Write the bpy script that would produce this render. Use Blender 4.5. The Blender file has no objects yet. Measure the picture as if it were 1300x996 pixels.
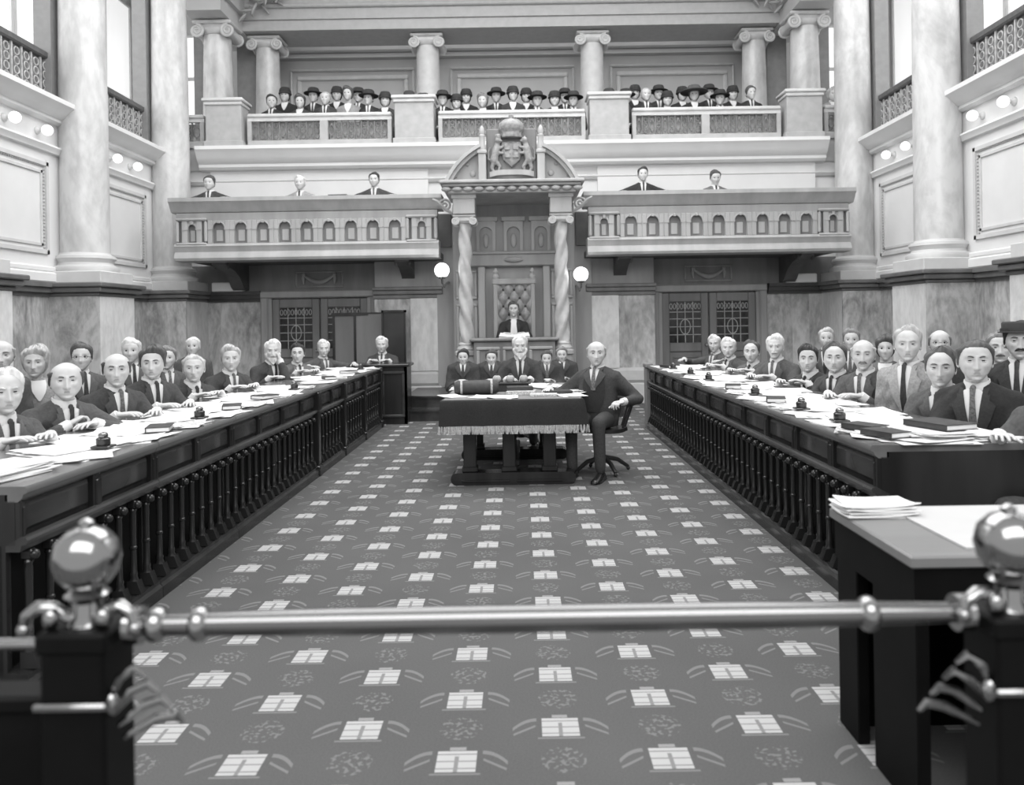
import bpy, math, random
import numpy as np
from mathutils import Vector, Matrix, Euler
from mathutils.bvhtree import BVHTree
C = bpy.context.scene.collection
PI = math.pi
rnd = random.Random(7)

# ------------------------------------------------------------------ materials
def newmat(name):
    m = bpy.data.materials.new(name); m.use_nodes = True
    nt = m.node_tree
    return m, nt, nt.nodes['Principled BSDF']

def M(name, v, rough=.5, var=.12, scale=9.0, metal=0.0, spec=.5, bump=0.0, stretch=(1, 1, 1), detail=4, contrast=None):
    """neutral grey procedural material: noise varied value"""
    m, nt, b = newmat(name)
    N = nt.nodes; L = nt.links
    tc = N.new('ShaderNodeTexCoord'); mp = N.new('ShaderNodeMapping'); mp.inputs['Scale'].default_value = stretch
    nz = N.new('ShaderNodeTexNoise'); nz.inputs['Scale'].default_value = scale; nz.inputs['Detail'].default_value = detail
    rp = N.new('ShaderNodeValToRGB')
    lo, hi = (contrast if contrast else (.3, .7))
    a = v * (1 - var); c = min(1, v * (1 + var))
    rp.color_ramp.elements[0].position = lo; rp.color_ramp.elements[0].color = (a, a, a, 1)
    rp.color_ramp.elements[1].position = hi; rp.color_ramp.elements[1].color = (c, c, c, 1)
    L.new(tc.outputs['Object'], mp.inputs['Vector']); L.new(mp.outputs[0], nz.inputs['Vector'])
    L.new(nz.outputs['Fac'], rp.inputs['Fac']); L.new(rp.outputs[0], b.inputs['Base Color'])
    b.inputs['Roughness'].default_value = rough; b.inputs['Metallic'].default_value = metal
    b.inputs['Specular IOR Level'].default_value = spec
    if bump:
        bp = N.new('ShaderNodeBump'); bp.inputs['Strength'].default_value = bump; bp.inputs['Distance'].default_value = .02
        L.new(nz.outputs['Fac'], bp.inputs['Height']); L.new(bp.outputs[0], b.inputs['Normal'])
    return m

def marble(name, base, vein, scale=1.6, dist=6.0, rough=.28, rot=(0, 0, 0)):
    m, nt, b = newmat(name); N = nt.nodes; L = nt.links
    g = N.new('ShaderNodeNewGeometry'); mp = N.new('ShaderNodeMapping'); mp.inputs['Rotation'].default_value = rot
    mp.inputs['Scale'].default_value = (1, 1, .45)
    L.new(g.outputs['Position'], mp.inputs['Vector'])
    n1 = N.new('ShaderNodeTexNoise'); n1.inputs['Scale'].default_value = scale; n1.inputs['Detail'].default_value = 8; n1.inputs['Roughness'].default_value = .65; n1.inputs['Distortion'].default_value = 1.2
    n2 = N.new('ShaderNodeTexNoise'); n2.inputs['Scale'].default_value = scale * 7; n2.inputs['Detail'].default_value = 5
    L.new(mp.outputs[0], n1.inputs['Vector']); L.new(mp.outputs[0], n2.inputs['Vector'])
    mx = N.new('ShaderNodeMath'); mx.operation = 'MULTIPLY_ADD'; mx.inputs[1].default_value = .45
    L.new(n2.outputs['Fac'], mx.inputs[0]); L.new(n1.outputs['Fac'], mx.inputs[2])
    rp = N.new('ShaderNodeValToRGB'); e = rp.color_ramp.elements
    e[0].position = .52; e[0].color = (base, base, base, 1)
    e[1].position = .84; e[1].color = (vein, vein, vein, 1)
    x = e.new(.68); w = base * .55 + vein * .45; x.color = (w, w, w, 1)
    L.new(mx.outputs[0], rp.inputs['Fac']); L.new(rp.outputs[0], b.inputs['Base Color'])
    b.inputs['Roughness'].default_value = rough
    return m

def emis(name, v, strength):
    m, nt, b = newmat(name)
    b.inputs['Base Color'].default_value = (v, v, v, 1)
    b.inputs['Emission Color'].default_value = (1, 1, 1, 1)
    b.inputs['Emission Strength'].default_value = strength
    b.inputs['Roughness'].default_value = .4
    return m

# ------------------------------------------------------------------ mesh builder
ORG = {}
def lvec(p): return np.array(p, float)

class MB:
    def __init__(s): s.v = []; s.f = []; s.m = []; s.n = 0
    def add(s, verts, faces, mi=0):
        verts = np.asarray(verts, float).reshape(-1, 3)
        s.v.append(verts)
        for f in faces:
            s.f.append([i + s.n for i in f]); s.m.append(mi)
        s.n += len(verts); return s
    def merge(s, o, R=None, t=None, mi=None):
        V = o.verts()
        if R is not None: V = V @ np.asarray(R).T
        if t is not None: V = V + np.asarray(t)
        s.v.append(V)
        for f, m in zip(o.f, o.m):
            s.f.append([i + s.n for i in f]); s.m.append(m if mi is None else mi)
        s.n += len(V); return s
    def verts(s): return np.concatenate(s.v) if s.v else np.zeros((0, 3))
    def box(s, x0, x1, y0, y1, z0, z1, mi=0, bev=0.0):
        if x0 > x1: x0, x1 = x1, x0
        if y0 > y1: y0, y1 = y1, y0
        if z0 > z1: z0, z1 = z1, z0
        b = min(bev, (x1 - x0) * .45, (y1 - y0) * .45, (z1 - z0) * .45)
        if b <= 0:
            V = [(x, y, z) for z in (z0, z1) for y in (y0, y1) for x in (x0, x1)]
            F = [(0, 2, 3, 1), (4, 5, 7, 6), (0, 1, 5, 4), (2, 6, 7, 3), (0, 4, 6, 2), (1, 3, 7, 5)]
            return s.add(V, F, mi)
        def oct(x0, x1, y0, y1, z, c):
            return [(x0 + c, y0, z), (x1 - c, y0, z), (x1, y0 + c, z), (x1, y1 - c, z), (x1 - c, y1, z), (x0 + c, y1, z), (x0, y1 - c, z), (x0, y0 + c, z)]
        r = [oct(x0 + b, x1 - b, y0 + b, y1 - b, z0, b * .3), oct(x0, x1, y0, y1, z0 + b, b), oct(x0, x1, y0, y1, z1 - b, b), oct(x0 + b, x1 - b, y0 + b, y1 - b, z1, b * .3)]
        return s.loft(r, mi=mi)
    def loft(s, rings, closed=True, caps=True, mi=0, loop=False):
        n = len(rings[0]); k = len(rings)
        V = np.concatenate([np.asarray(r, float) for r in rings]); F = []
        for i in range(k if loop else k - 1):
            i2 = (i + 1) % k
            for j in range(n if closed else n - 1):
                j2 = (j + 1) % n
                F.append((i * n + j, i * n + j2, i2 * n + j2, i2 * n + j))
        if caps and not loop and closed:
            F.append(tuple(range(n - 1, -1, -1))); F.append(tuple((k - 1) * n + j for j in range(n)))
        return s.add(V, F, mi)
    def lathe(s, prof, c=(0, 0, 0), seg=16, mi=0, caps=True, axis='z'):
        rings = []
        for r, z in prof:
            a = np.arange(seg) * 2 * PI / seg
            p = np.stack([r * np.cos(a), r * np.sin(a), np.full(seg, z)], 1)
            if axis == 'x': p = p[:, [2, 0, 1]]
            if axis == 'y': p = p[:, [1, 2, 0]]
            rings.append(p + np.asarray(c))
        return s.loft(rings, caps=caps, mi=mi)
    def tube(s, pts, rad, seg=10, mi=0, loop=False, caps=True):
        P = np.asarray(pts, float); n = len(P)
        rad = np.full(n, rad) if np.isscalar(rad) else np.asarray(rad, float)
        T = np.gradient(P, axis=0)
        if loop: T = np.roll(P, -1, 0) - np.roll(P, 1, 0)
        T /= np.linalg.norm(T, axis=1)[:, None] + 1e-12
        up = np.array([0, 0, 1.]) if abs(T[0][2]) < .9 else np.array([1., 0, 0])
        rings = []; u = np.cross(T[0], up); u /= np.linalg.norm(u)
        a = np.arange(seg) * 2 * PI / seg
        for i in range(n):
            u = u - T[i] * np.dot(u, T[i]); u /= np.linalg.norm(u) + 1e-12
            w = np.cross(T[i], u)
            rings.append(P[i] + rad[i] * (np.cos(a)[:, None] * u + np.sin(a)[:, None] * w))
        return s.loft(rings, mi=mi, loop=loop, caps=caps)
    def capsule(s, a, b, ra, rb, seg=12, mi=0):
        a = lvec(a); b = lvec(b); d = b - a; L = np.linalg.norm(d) + 1e-9; d /= L
        pts = []; rr = []
        for t in (-1, -.85, -.5): pts.append(a + d * ra * t); rr.append(ra * math.sqrt(max(1 - t * t, .02)))
        pts.append(a); rr.append(ra); pts.append(b); rr.append(rb)
        for t in (.5, .85, 1): pts.append(b + d * rb * t); rr.append(rb * math.sqrt(max(1 - t * t, .02)))
        return s.tube(pts, rr, seg, mi)
    def ell(s, c, r, R=None, nu=14, nv=9, mi=0):
        rings = []
        for i in range(nv + 1):
            th = -PI / 2 + PI * i / nv; th = max(min(th, PI / 2 - .03), -PI / 2 + .03)
            a = np.arange(nu) * 2 * PI / nu
            p = np.stack([np.cos(a) * math.cos(th) * r[0], np.sin(a) * math.cos(th) * r[1], np.full(nu, math.sin(th)) * r[2]], 1)
            if R is not None: p = p @ np.asarray(R).T
            rings.append(p + np.asarray(c))
        return s.loft(rings, mi=mi)
    def prism(s, poly, axis, a, b, mi=0):
        """extrude a 2D polygon along an axis: x -> poly=(y,z), y -> (x,z), z -> (x,y)"""
        f = {'x': lambda p, t: (t, p[0], p[1]), 'y': lambda p, t: (p[0], t, p[1]), 'z': lambda p, t: (p[0], p[1], t)}[axis]
        r = [[f(p, a) for p in poly], [f(p, b) for p in poly]]
        return s.loft(r, mi=mi)
    def strip(s, P, Q, axis, a, b, mi=0):
        """solid between two matching polylines P and Q (2D) extruded along axis"""
        for i in range(len(P) - 1):
            s.prism([P[i], P[i + 1], Q[i + 1], Q[i]], axis, a, b, mi)
        return s
    def build(s, name, mat, parent=None, smooth=40, loc=None, root=None):
        """one mesh object. With parent: vertices are given in the root thing's frame."""
        me = bpy.data.meshes.new(name)
        V = s.verts()
        if parent is None and loc is not None: V = V - np.asarray(loc)
        me.from_pydata(V.tolist(), [], s.f)
        mats = mat if isinstance(mat, (list, tuple)) else [mat]
        for k in mats: me.materials.append(k)
        if len(mats) > 1: me.polygons.foreach_set('material_index', s.m)
        fixnormals(me)
        if smooth:
            me.polygons.foreach_set('use_smooth', [True] * len(me.polygons))
            if smooth < 180: me.set_sharp_from_angle(angle=math.radians(smooth))
        me.update()
        o = bpy.data.objects.new(name, me); C.objects.link(o)
        if parent is not None: o.parent = parent
        elif loc is not None: o.location = loc
        return o

import bmesh
def fixnormals(me):
    bm = bmesh.new(); bm.from_mesh(me)
    bmesh.ops.recalc_face_normals(bm, faces=bm.faces)
    bm.to_mesh(me); bm.free()

def tag(o, label=None, cat=None, group=None, kind=None):
    if label: o['label'] = label
    if cat: o['category'] = cat
    if group: o['group'] = group
    if kind: o['kind'] = kind
    return o

def thing(name, label, cat, loc=(0, 0, 0), rz=0, group=None, kind=None):
    o = bpy.data.objects.new(name, None); C.objects.link(o); o.empty_display_size = .1
    o.location = loc; o.rotation_euler = (0, 0, rz)
    return tag(o, label, cat, group, kind)

def struct(name, mb, mat, smooth=30):
    o = mb.build(name, mat, smooth=smooth); o['kind'] = 'structure'; return o

def copy_tree(o, loc=None, rz=None, label=None, parent=None, group=None):
    c = o.copy(); C.objects.link(c); c.parent = parent
    if loc is not None: c.location = loc
    if rz is not None: c.rotation_euler = (0, 0, rz)
    if label: c['label'] = label
    if group: c['group'] = group
    for ch in list(o.children): copy_tree(ch, parent=c)
    return c

# photo geometry: the camera stands at (0,0,CH) looking along +Y, rolled by ROLL
CH = 1.45; FPX = 1000.0; VPX, VPY = 661.0, 407.0; ROLL = math.radians(.9)
def P(px, py, d):
    dx = px - VPX; dy = VPY - py
    c, s = math.cos(ROLL), math.sin(ROLL)
    x0 = dx * c + dy * s; y0 = -dx * s + dy * c
    return np.array([x0 * d / FPX, d, CH + y0 * d / FPX])
def PX(px, py, X):
    """point on the plane x = X seen at the pixel"""
    p = P(px, py, 1.0); return P(px, py, X / p[0])
# ------------------------------------------------------------------ people
def ss(a, b, x):
    t = np.clip((x - a) / (b - a), 0, 1); return t * t * (3 - 2 * t)
def gs(x, s): return np.exp(-(x / s) ** 2)

def headshape(d, k):
    """unit directions (n,3) -> head surface, head centre at origin, face along +y"""
    x, y, z = d[:, 0], d[:, 1], d[:, 2]
    t = np.clip(-z, 0, 1)
    X = .0765 * x; Z = .116 * z; up = np.clip(z, 0, 1)
    X = X * (1 - .34 * t ** 1.5) * (1 + .04 * gs(z - .3, .4) + .20 * gs(z - .72, .34)) * k.get('wide', 1)
    Y = np.where(y > 0, .094 * np.abs(y) ** .82, .1 * y * (1 - .5 * t ** 1.2))
    Y = Y * (1 + .13 * gs(z - .75, .33)) + .034 * t ** 1.8
    f = ss(.12, .6, y)
    jaw = k.get('jaw', 1)
    Y = Y + f * (.010 * jaw * gs(X, .022) * gs(Z + .098, .016) - .006 * gs(X, .03) * gs(Z + .080, .008))
    Y = Y + f * .006 * gs(np.abs(X) - .036, .026) * gs(Z - .034, .011)             # brow
    Y = Y - f * .016 * gs(np.abs(X) - .033, .018) * gs(Z - .011, .014)             # eye sockets
    Y = Y + f * .006 * gs(np.abs(X) - .044, .018) * gs(Z + .018, .018)             # cheek bones
    Y = Y - f * .006 * gs(np.abs(X) - .045, .018) * gs(Z + .055, .022)             # hollow cheek
    nl = np.clip((.028 - Z) / .064, 0, 1)
    under = ss(-.048, -.036, Z)
    nz = k.get('nose', 1)
    Y = Y + f * (Z < .034) * under * gs(X, .0085 + .0045 * nl) * (.006 + .021 * nl ** 1.2) * nz
    Y = Y + f * under * gs(np.abs(X) - .0125, .006) * gs(Z + .034, .007) * .005       # nostrils
    Y = Y + f * gs(X, .023) * (.0055 * gs(Z + .0525, .0055) + .006 * gs(Z + .066, .007) - .004 * gs(Z + .0595, .0032))
    Y = Y + f * .004 * gs(X, .03) * gs(Z + .058, .02)
    X = X * (1 + k.get('fat', 0) * gs(Z + .06, .04))
    return np.stack([X, Y, Z], 1)

def headdirs(nu, nv):
    a = np.arange(nu) / nu * 2 * PI
    a = a + .42 * np.sin(a)            # front (a=pi) denser
    az = a - PI
    el = np.linspace(-1, 1, nv + 1); el = (el + .10 * np.sin(el * PI)) * (PI / 2); el = np.clip(el, -PI / 2 + .02, PI / 2 - .02)
    E, A = np.meshgrid(el, az, indexing='ij')
    D = np.stack([np.sin(A) * np.cos(E), np.cos(A) * np.cos(E), np.sin(E)], -1).reshape(-1, 3)
    F = []
    for i in range(nv):
        for j in range(nu):
            F.append((i * nu + j, i * nu + (j + 1) % nu, (i + 1) * nu + (j + 1) % nu, (i + 1) * nu + j))
    F.append(tuple(range(nu - 1, -1, -1))); F.append(tuple(nv * nu + j for j in range(nu)))
    return D, F, A.reshape(-1)

HD = {0: headdirs(76, 60), 1: headdirs(40, 30)}

def head_mb(k, lod):
    """slots: 0 skin, 1 eye white, 2 iris, 3 lip"""
    D, F, A = HD[lod]
    V = headshape(D, k); mb = MB()
    mb.add(V, F, 0)
    cent = np.array([V[list(f)].mean(0) for f in F])
    for i, c in enumerate(cent):
        if c[1] > .06 and (c[0] / .023) ** 2 + ((c[2] + .0595) / .0042) ** 2 < 1 and lod == 0:
            mb.m[i] = 3  # dark mouth line, shade of the groove put into the colour
    for sx in (-1, 1):
        d = np.array([[sx * .36, .93, .10]]); d /= np.linalg.norm(d)
        e = headshape(d, k)[0]; c = np.array([sx * .0315, e[1] - .0055, .0112])
        rings = []
        n = 12
        e2 = MB()
        for i in range(9):
            th = PI * i / 8 * .999 + .001
            a = np.arange(n) * 2 * PI / n
            rings.append(np.stack([.0135 * math.sin(th) * np.cos(a), .0135 * math.cos(th) + 0 * a, .0135 * math.sin(th) * np.sin(a)], 1) + c)
        e2.loft(rings, mi=1)
        for i, f in enumerate(e2.f):
            cc = e2.verts()[list(f)].mean(0) - c
            if cc[1] > .0108: e2.m[i] = 2
        mb.merge(e2)
        if lod == 0:                                    # lids
            a = np.linspace(-1.25, 1.25, 9)
            for hgt, dr in ((.0062, .0135), (-.0078, .0138)):
                pts = [(c[0] + .0165 * math.sin(t) * .95, c[1] + dr * math.cos(t * .75) - .001, c[2] + hgt * (1 - .35 * t * t / 1.6)) for t in a]
                mb.tube(pts, [.0022] + [.0036] * 7 + [.0022], 6, 0)
        # ear
        er = MB(); R = Matrix.Rotation(sx * .35, 3, 'Z') @ Matrix.Rotation(-.15, 3, 'X')
        pts = [(0, .016 * math.cos(t) - .004 * math.sin(t), .031 * math.sin(t) * (1.0 if math.sin(t) > 0 else .85)) for t in np.linspace(0, 2 * PI, 13)[:-1]]
        er.tube(pts, .0055, 6, 0, loop=True); er.ell((-sx * .003, 0, 0), (.005, .014, .028), nu=8, nv=5)
        mb.merge(er, R=R, t=(sx * .078 * k.get('wide', 1), -.008, -.004))
    return mb

def hair_mb(k, style, lod, seed):
    D, F, A = HD[lod]; V = headshape(D, k); r = random.Random(seed)
    az = np.abs(A); zz = D[:, 2]
    if style == 'woman':
        kx, ky = [0, .5, .9, 1.15, 1.5, 1.9, PI], [.66, .6, .45, .05, -.45, -.75, -.85]
    elif style in ('receding',):
        kx, ky = [0, .35, .62, .95, 1.2, 1.5, 1.75, 2.1, PI], [.86, .87, .85, .6, .22, -.05, -.3, -.5, -.55]
    else:
        kx, ky = [0, .5, .85, 1.0, 1.25, 1.45, 1.72, 2.1, PI], [.72, .70, .63, .48, .20, -.08, -.3, -.5, -.55]
    h = np.interp(az, kx, ky)
    m = ss(0, .16, zz - h)
    th = k.get('hair_t', .016)
    if style == 'bald':
        m = ss(0, .10, zz - h) * ss(.55, .32, zz) * ss(.85, 1.1, az); th *= 1.25
    if style == 'thin':
        m = m * (.25 + .75 * np.maximum(ss(.75, .45, zz), .2))
    part = k.get('part', 1)
    vol = th * (1 + .75 * gs(D[:, 0] * part - .35, .4) * ss(.3, .75, zz) - .45 * gs(D[:, 0] * part + .42, .07) * ss(.5, .8, zz) + .25 * ss(-.2, -1, D[:, 1]))
    ph = r.random() * 6
    vol = vol * (.42 + .58 * ss(.15, .6, zz)) * (1.0 if style != 'woman' else 1.5)
    vol = vol * (1 + .22 * np.sin(A * 11 + zz * 9 + ph) * np.sin(zz * 7 + A * 3 + ph))
    off = m * vol
    n = V / (np.linalg.norm(V, axis=1)[:, None] + 1e-9)
    W = V + n * (off[:, None] + np.where(m > .01, .0016, -.006)[:, None])
    keep = [f for f in F if max(m[list(f)]) > .02]
    used = sorted({i for f in keep for i in f}); ix = {u: i for i, u in enumerate(used)}
    mb = MB()
    if used: mb.add(W[used], [tuple(ix[i] for i in f) for f in keep])
    return mb

def face_pt(k, x, z, off=0):
    """point on the front of the face at x,z"""
    best = None
    d0 = np.array([x / .0755, 1, z / .118]);
    yy = math.sqrt(max(1 - d0[0] ** 2 - d0[2] ** 2, .05)); d = np.array([[d0[0], yy, d0[2]]]); d /= np.linalg.norm(d)
    p = headshape(d, k)[0]
    return np.array([x, p[1] + off, z])

def strip_mb(k, xs, zs, rad, off=.001, seg=6):
    mb = MB(); mb.tube([face_pt(k, x, z, off) for x, z in zip(xs, zs)], rad, seg); return mb

def rem(mb, voxel, it=4, fac=.5, keep=None):
    """voxel-union of overlapping shapes into one skin"""
    me = bpy.data.meshes.new('tmp'); me.from_pydata(mb.verts().tolist(), [], mb.f); fixnormals(me)
    o = bpy.data.objects.new('tmp', me); C.objects.link(o)
    a = o.modifiers.new('r', 'REMESH'); a.mode = 'VOXEL'; a.voxel_size = voxel
    if it:
        b = o.modifiers.new('s', 'SMOOTH'); b.iterations = it; b.factor = fac
    dg = bpy.context.evaluated_depsgraph_get(); e = o.evaluated_get(dg)
    m2 = e.to_mesh()
    V = np.empty(len(m2.vertices) * 3); m2.vertices.foreach_get('co', V); V = V.reshape(-1, 3)
    F = [tuple(p.vertices) for p in m2.polygons]
    e.to_mesh_clear(); bpy.data.objects.remove(o); bpy.data.meshes.remove(me)
    r = MB(); r.add(V, F); return r

def make_hand(curl, spread=.12, voxel=.0042):
    """left hand, wrist at origin, fingers +y, back of the hand +z, thumb on +x"""
    mb = MB()
    mb.capsule((-.004, -.02, 0), (0, .012, 0), .024, .026, 12)
    rings = []
    for y, w, h in ((0, .026, .019), (.03, .036, .017), (.06, .042, .015), (.085, .042, .013), (.096, .038, .010)):
        a = np.arange(14) * 2 * PI / 14
        rings.append(np.stack([w * np.cos(a), np.full(14, y), h * np.sin(a)], 1))
    mb.loft(rings)
    for i, (x, L) in enumerate(((.030, .072), (.011, .081), (-.009, .075), (-.028, .058))):
        ang = (x / .03) * spread; p = np.array([x, .085, .001]); b = 0.0; r = (.0092, .0097, .0092, .008)[i]
        for j, (fr, bend) in enumerate(((.46, .45), (.30, .75), (.24, .5))):
            b += curl * bend * (1 + .12 * i)
            q = p + L * fr * np.array([math.sin(ang) * math.cos(b), math.cos(ang) * math.cos(b), -math.sin(b)])
            mb.capsule(p, q, r, r * .92, 10); p = q; r *= .92
    p = np.array([.026, .022, -.006]); b = .7
    for L, da, r in ((.040, 0, .0135), (.032, -.30, .011), (.026, -.2, .0098)):
        b += da
        q = p + L * np.array([math.sin(b), math.cos(b), -.35 * (.4 + curl)]); mb.capsule(p, q, r, r * .9, 10); p = q
    return rem(mb, voxel, 2, .4)

HANDS = {'flat': make_hand(.35), 'curl': make_hand(1.0)}
HANDS_LO = {'flat': make_hand(.35, voxel=.0075), 'curl': make_hand(1.0, voxel=.0075)}

def basis(f, up=(0, 0, 1)):
    f = lvec(f); f /= np.linalg.norm(f); u = lvec(up); x = np.cross(f, u); x /= np.linalg.norm(x) + 1e-9; z = np.cross(x, f)
    return np.stack([x, f, z], 1)     # columns: right, forward, up

def ik(S, W, a, b, hint):
    S = lvec(S); W = lvec(W); d = W - S; L = np.linalg.norm(d); mx = (a + b) * .995
    if L > mx: W = S + d / L * mx; L = mx
    d = (W - S) / L
    x = (a * a - b * b + L * L) / (2 * L); h = math.sqrt(max(a * a - x * x, 0))
    n = lvec(hint); n = n - d * np.dot(n, d); n /= np.linalg.norm(n) + 1e-9
    return S + d * x + n * h, W

def lower_body(lod):
    tr = MB()
    for s in (-1, 1):
        tr.capsule((s * .085, -.03, .52), (s * .13, .40, .52), .092, .068, 14)
        tr.capsule((s * .13, .40, .52), (s * .135, .37, .10), .066, .052, 14)
    tr.ell((0, -.02, .54), (.175, .135, .12))
    return rem(tr, .018 if lod == 0 else .03, 4)

def shoe_mb(s):
    mb = MB(); rings = []
    for y, w, h in ((.285, .020, .05), (.30, .036, .075), (.34, .040, .10), (.40, .040, .085), (.46, .046, .060), (.52, .044, .046), (.555, .030, .034), (.565, .012, .02)):
        a = np.arange(14) * 2 * PI / 14
        zz = np.sin(a); rings.append(np.stack([s * .137 + w * np.cos(a) * (1 - .15 * zz), np.full(14, y), np.where(zz > 0, .015 + (h - .015) * zz, .015 * (1 + zz))], 1))
    return mb.loft(rings)

LOW = {}
def person(label, head, body, look, suit=0, hair='full', hv=0, arms='desk', lean=14, floor=0.0, lod=0, seed=0, group=None,
           tash=False, beard=False, hat=None, girth=1.0, waistcoat=False, nod=0, tilt=0, roll=0, bow=False, lady=False, k=None, glasses=False, lap=False, gown=False, hands=None, sc=1.0, nolegs=False, cuffs=True, deskz=.838):
    """head: world position of the head centre; body/look: heading angles in degrees (180 = towards the camera)"""
    r = random.Random(seed * 31 + 5); k = dict(k or {})
    k.setdefault('wide', r.uniform(.95, 1.05)); k.setdefault('jaw', r.uniform(.8, 1.5)); k.setdefault('nose', r.uniform(.85, 1.2)); k.setdefault('part', r.choice((-1, 1)))
    k.setdefault('fat', r.uniform(0, .10))
    Ln = math.radians(lean); Hz = .52
    T = (head[2] - floor - .142 - Hz) / math.cos(Ln); T = max(.36, min(.60, T))
    u = np.array([0, math.sin(Ln), math.cos(Ln)]); fw = np.array([0, math.cos(Ln), -math.sin(Ln)])
    Hp = np.array([0, 0, Hz]); Nk = Hp + u * T
    hc = np.array([roll, Nk[1] + .035, head[2] - floor])
    rz = -math.radians(body); cz, sz_ = math.cos(rz), math.sin(rz)
    ox = head[0] - (cz * hc[0] - sz_ * hc[1]); oy = head[1] - (sz_ * hc[0] + cz * hc[1])
    # ---- torso
    def ring(t, w, d, n=26, off=0, ex=2.3):
        a = np.arange(n) * 2 * PI / n; c, s = np.cos(a), np.sin(a)
        xx = np.sign(c) * np.abs(c) ** (2 / ex) * (w + off); yy = np.sign(s) * np.abs(s) ** (2 / ex) * (d + off)
        return Hp + u * (t * T) + np.stack([xx, yy * fw[1], yy * fw[2]], 1)
    g = girth
    sect = [(-.16, .165 * g, .12 * g), (0, .18 * g, .14 * g), (.22, .175 * g, .14 * g), (.48, .178 * (.5 + .5 * g), .135 * (.5 + .5 * g)), (.70, .19, .128), (.86, .185, .112), (.95, .145, .09), (1.02, .085, .068), (1.06, .06, .055)]
    tors = [ring(*q) for q in sect]
    tb = MB().loft(tors)
    bvh = BVHTree.FromPolygons([Vector(v) for v in tb.verts()], tb.f)
    def onchest(x, t, off):
        o = Hp + u * (t * T) + np.array([x, 0, 0]) + fw * .6
        h = bvh.ray_cast(Vector(o), Vector(-fw))
        p = h[0]
        if p is None: p = bvh.find_nearest(Vector(o - fw * .5))[0]
        return np.array(p) + fw * off
    # ---- arms
    S = {s: Nk + np.array([s * .172, -.012, 0]) - u * .085 for s in (-1, 1)}
    tgt = {}
    ht = {}
    for s in (-1, 1):
        hint = (s * .55, -.5, -.8)
        if arms == 'desk': W = (s * (.10 + .06 * r.random()), .36 + .06 * r.random(), deskz + .030); hand = 'flat'
        elif arms == 'write': W = (s * .07, .34 if s > 0 else .40, deskz + .028); hand = 'curl' if s > 0 else 'flat'; hint = (s * 1.0, -.3, -.4)
        elif arms == 'cross': W = (-s * .04, Nk[1] + .19 + .03 * s, Hz + T * .36 + .04 * s); hand = 'curl'; hint = (s * 1, 0, -.6)
        elif arms == 'lap': W = (s * .07, .26, Hz + .10); hand = 'curl'
        elif arms == 'wide': W = (s * .36, .34, deskz + .028); hand = 'flat'; hint = (s, -.4, -.3)
        elif arms == 'chin': W = ((-.035, Nk[1] + .13, hc[2] - .10) if s < 0 else (.16, .36, deskz + .028)); hand = 'curl' if s < 0 else 'flat'
        elif arms == 'custom': W, hand = hands[s]
        hh = hint if arms != 'custom' else (s * .8, -.4, -.7)
        E, W = ik(S[s], W, .285, .25, hh); tgt[s] = (E, W, hand)
    dbl = 1.0
    jk = MB().loft(tors)
    for s in (-1, 1):
        E, W, _ = tgt[s]; d = (W - E) / np.linalg.norm(W - E)
        jk.ell(S[s], (.066, .066, .07)); jk.capsule(S[s], E, .062, .054, 14); jk.capsule(E, W - d * .05, .053, .042, 14)
        jk.capsule(Nk - u * .015 + np.array([s * .05, -.01, 0]), S[s] + u * .008, .048, .055, 12)
    if lap:
        for s in (-1, 1): jk.capsule((s * .09, 0, .53), (s * .14, .24, .50), .11, .09)
    if gown or lady:
        for s in (-1, 1): jk.capsule((s * .09, 0, .53), (s * .14, .36, .50), .115, .10); jk.capsule((s * .14, .36, .50), (s * .15, .37, .12), .1, .12)
    jm = rem(jk, .0125 if lod == 0 else .024, 5 if lod == 0 else 3, .5)
    # folds in the cloth
    V = jm.v[0]; ph = r.random() * 9
    V += .0035 * np.sin(V[:, [2]] * 55 + V[:, [0]] * 38 + ph) * np.sin(V[:, [1]] * 31 - V[:, [0]] * 22 + ph) * np.array([[1, 1, .3]])
    # ---- body: head, neck, trunk, forearms and hands in one mesh
    ha = math.radians(-(look - body)); Rh = Matrix.Rotation(ha, 3, 'Z') @ Matrix.Rotation(-math.radians(nod), 3, 'X') @ Matrix.Rotation(math.radians(tilt), 3, 'Y')
    Rh = np.array(Rh) * sc
    def hw(mb): return MB().merge(mb, R=Rh, t=hc)
    bd = MB()
    hm = head_mb(k, lod); bd.merge(hm, R=Rh, t=hc)
    nb = hc + Rh @ np.array([0, -.012, -.055])
    bd.tube([nb, nb * .5 + (Nk + u * .03) * .5 + np.array([0, -.008, -.01]), Nk + u * .02, Nk - u * .06], [.056, .055, .061, .075], 16)
    bd.loft([ring(t, w * .9, d * .88) for t, w, d in sect[:-1]])
    HN = HANDS if lod == 0 else HANDS_LO
    for s in (-1, 1):
        E, W, hn = tgt[s]; d = (W - E) / np.linalg.norm(W - E)
        bd.capsule(S[s], E, .05, .042, 10); bd.capsule(E, W, .04, .027, 10)
        dd = d.copy(); up = (s * .15, -.2, 1)
        if arms == 'desk' or arms == 'wide' or hn == 'flat': dd = np.array([d[0] - s * .15, abs(d[1]) + .3, max(d[2], -.12) * .3]);
        if arms == 'chin' and s < 0: up = (-.6, .8, .1)
        if arms == 'cross': up = (0, 1, .3)
        Bh = basis(dd, up)
        mir = np.diag([-s, 1, 1])       # thumbs point inwards
        h2 = MB().merge(HN[hn]); h2.v[0] = h2.v[0] @ mir
        bd.merge(h2, R=Bh, t=W)
    root = bd.build('person', [MT['skin'], MT['eye_white'], MT['iris'], MT['lip']], smooth=180)
    root.location = (ox, oy, floor); root.rotation_euler = (0, 0, rz)
    tag(root, label, 'person', group)
    # ---- clothing
    sm = MT['suit'][suit] if not lady else MT['suit'][suit]
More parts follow.
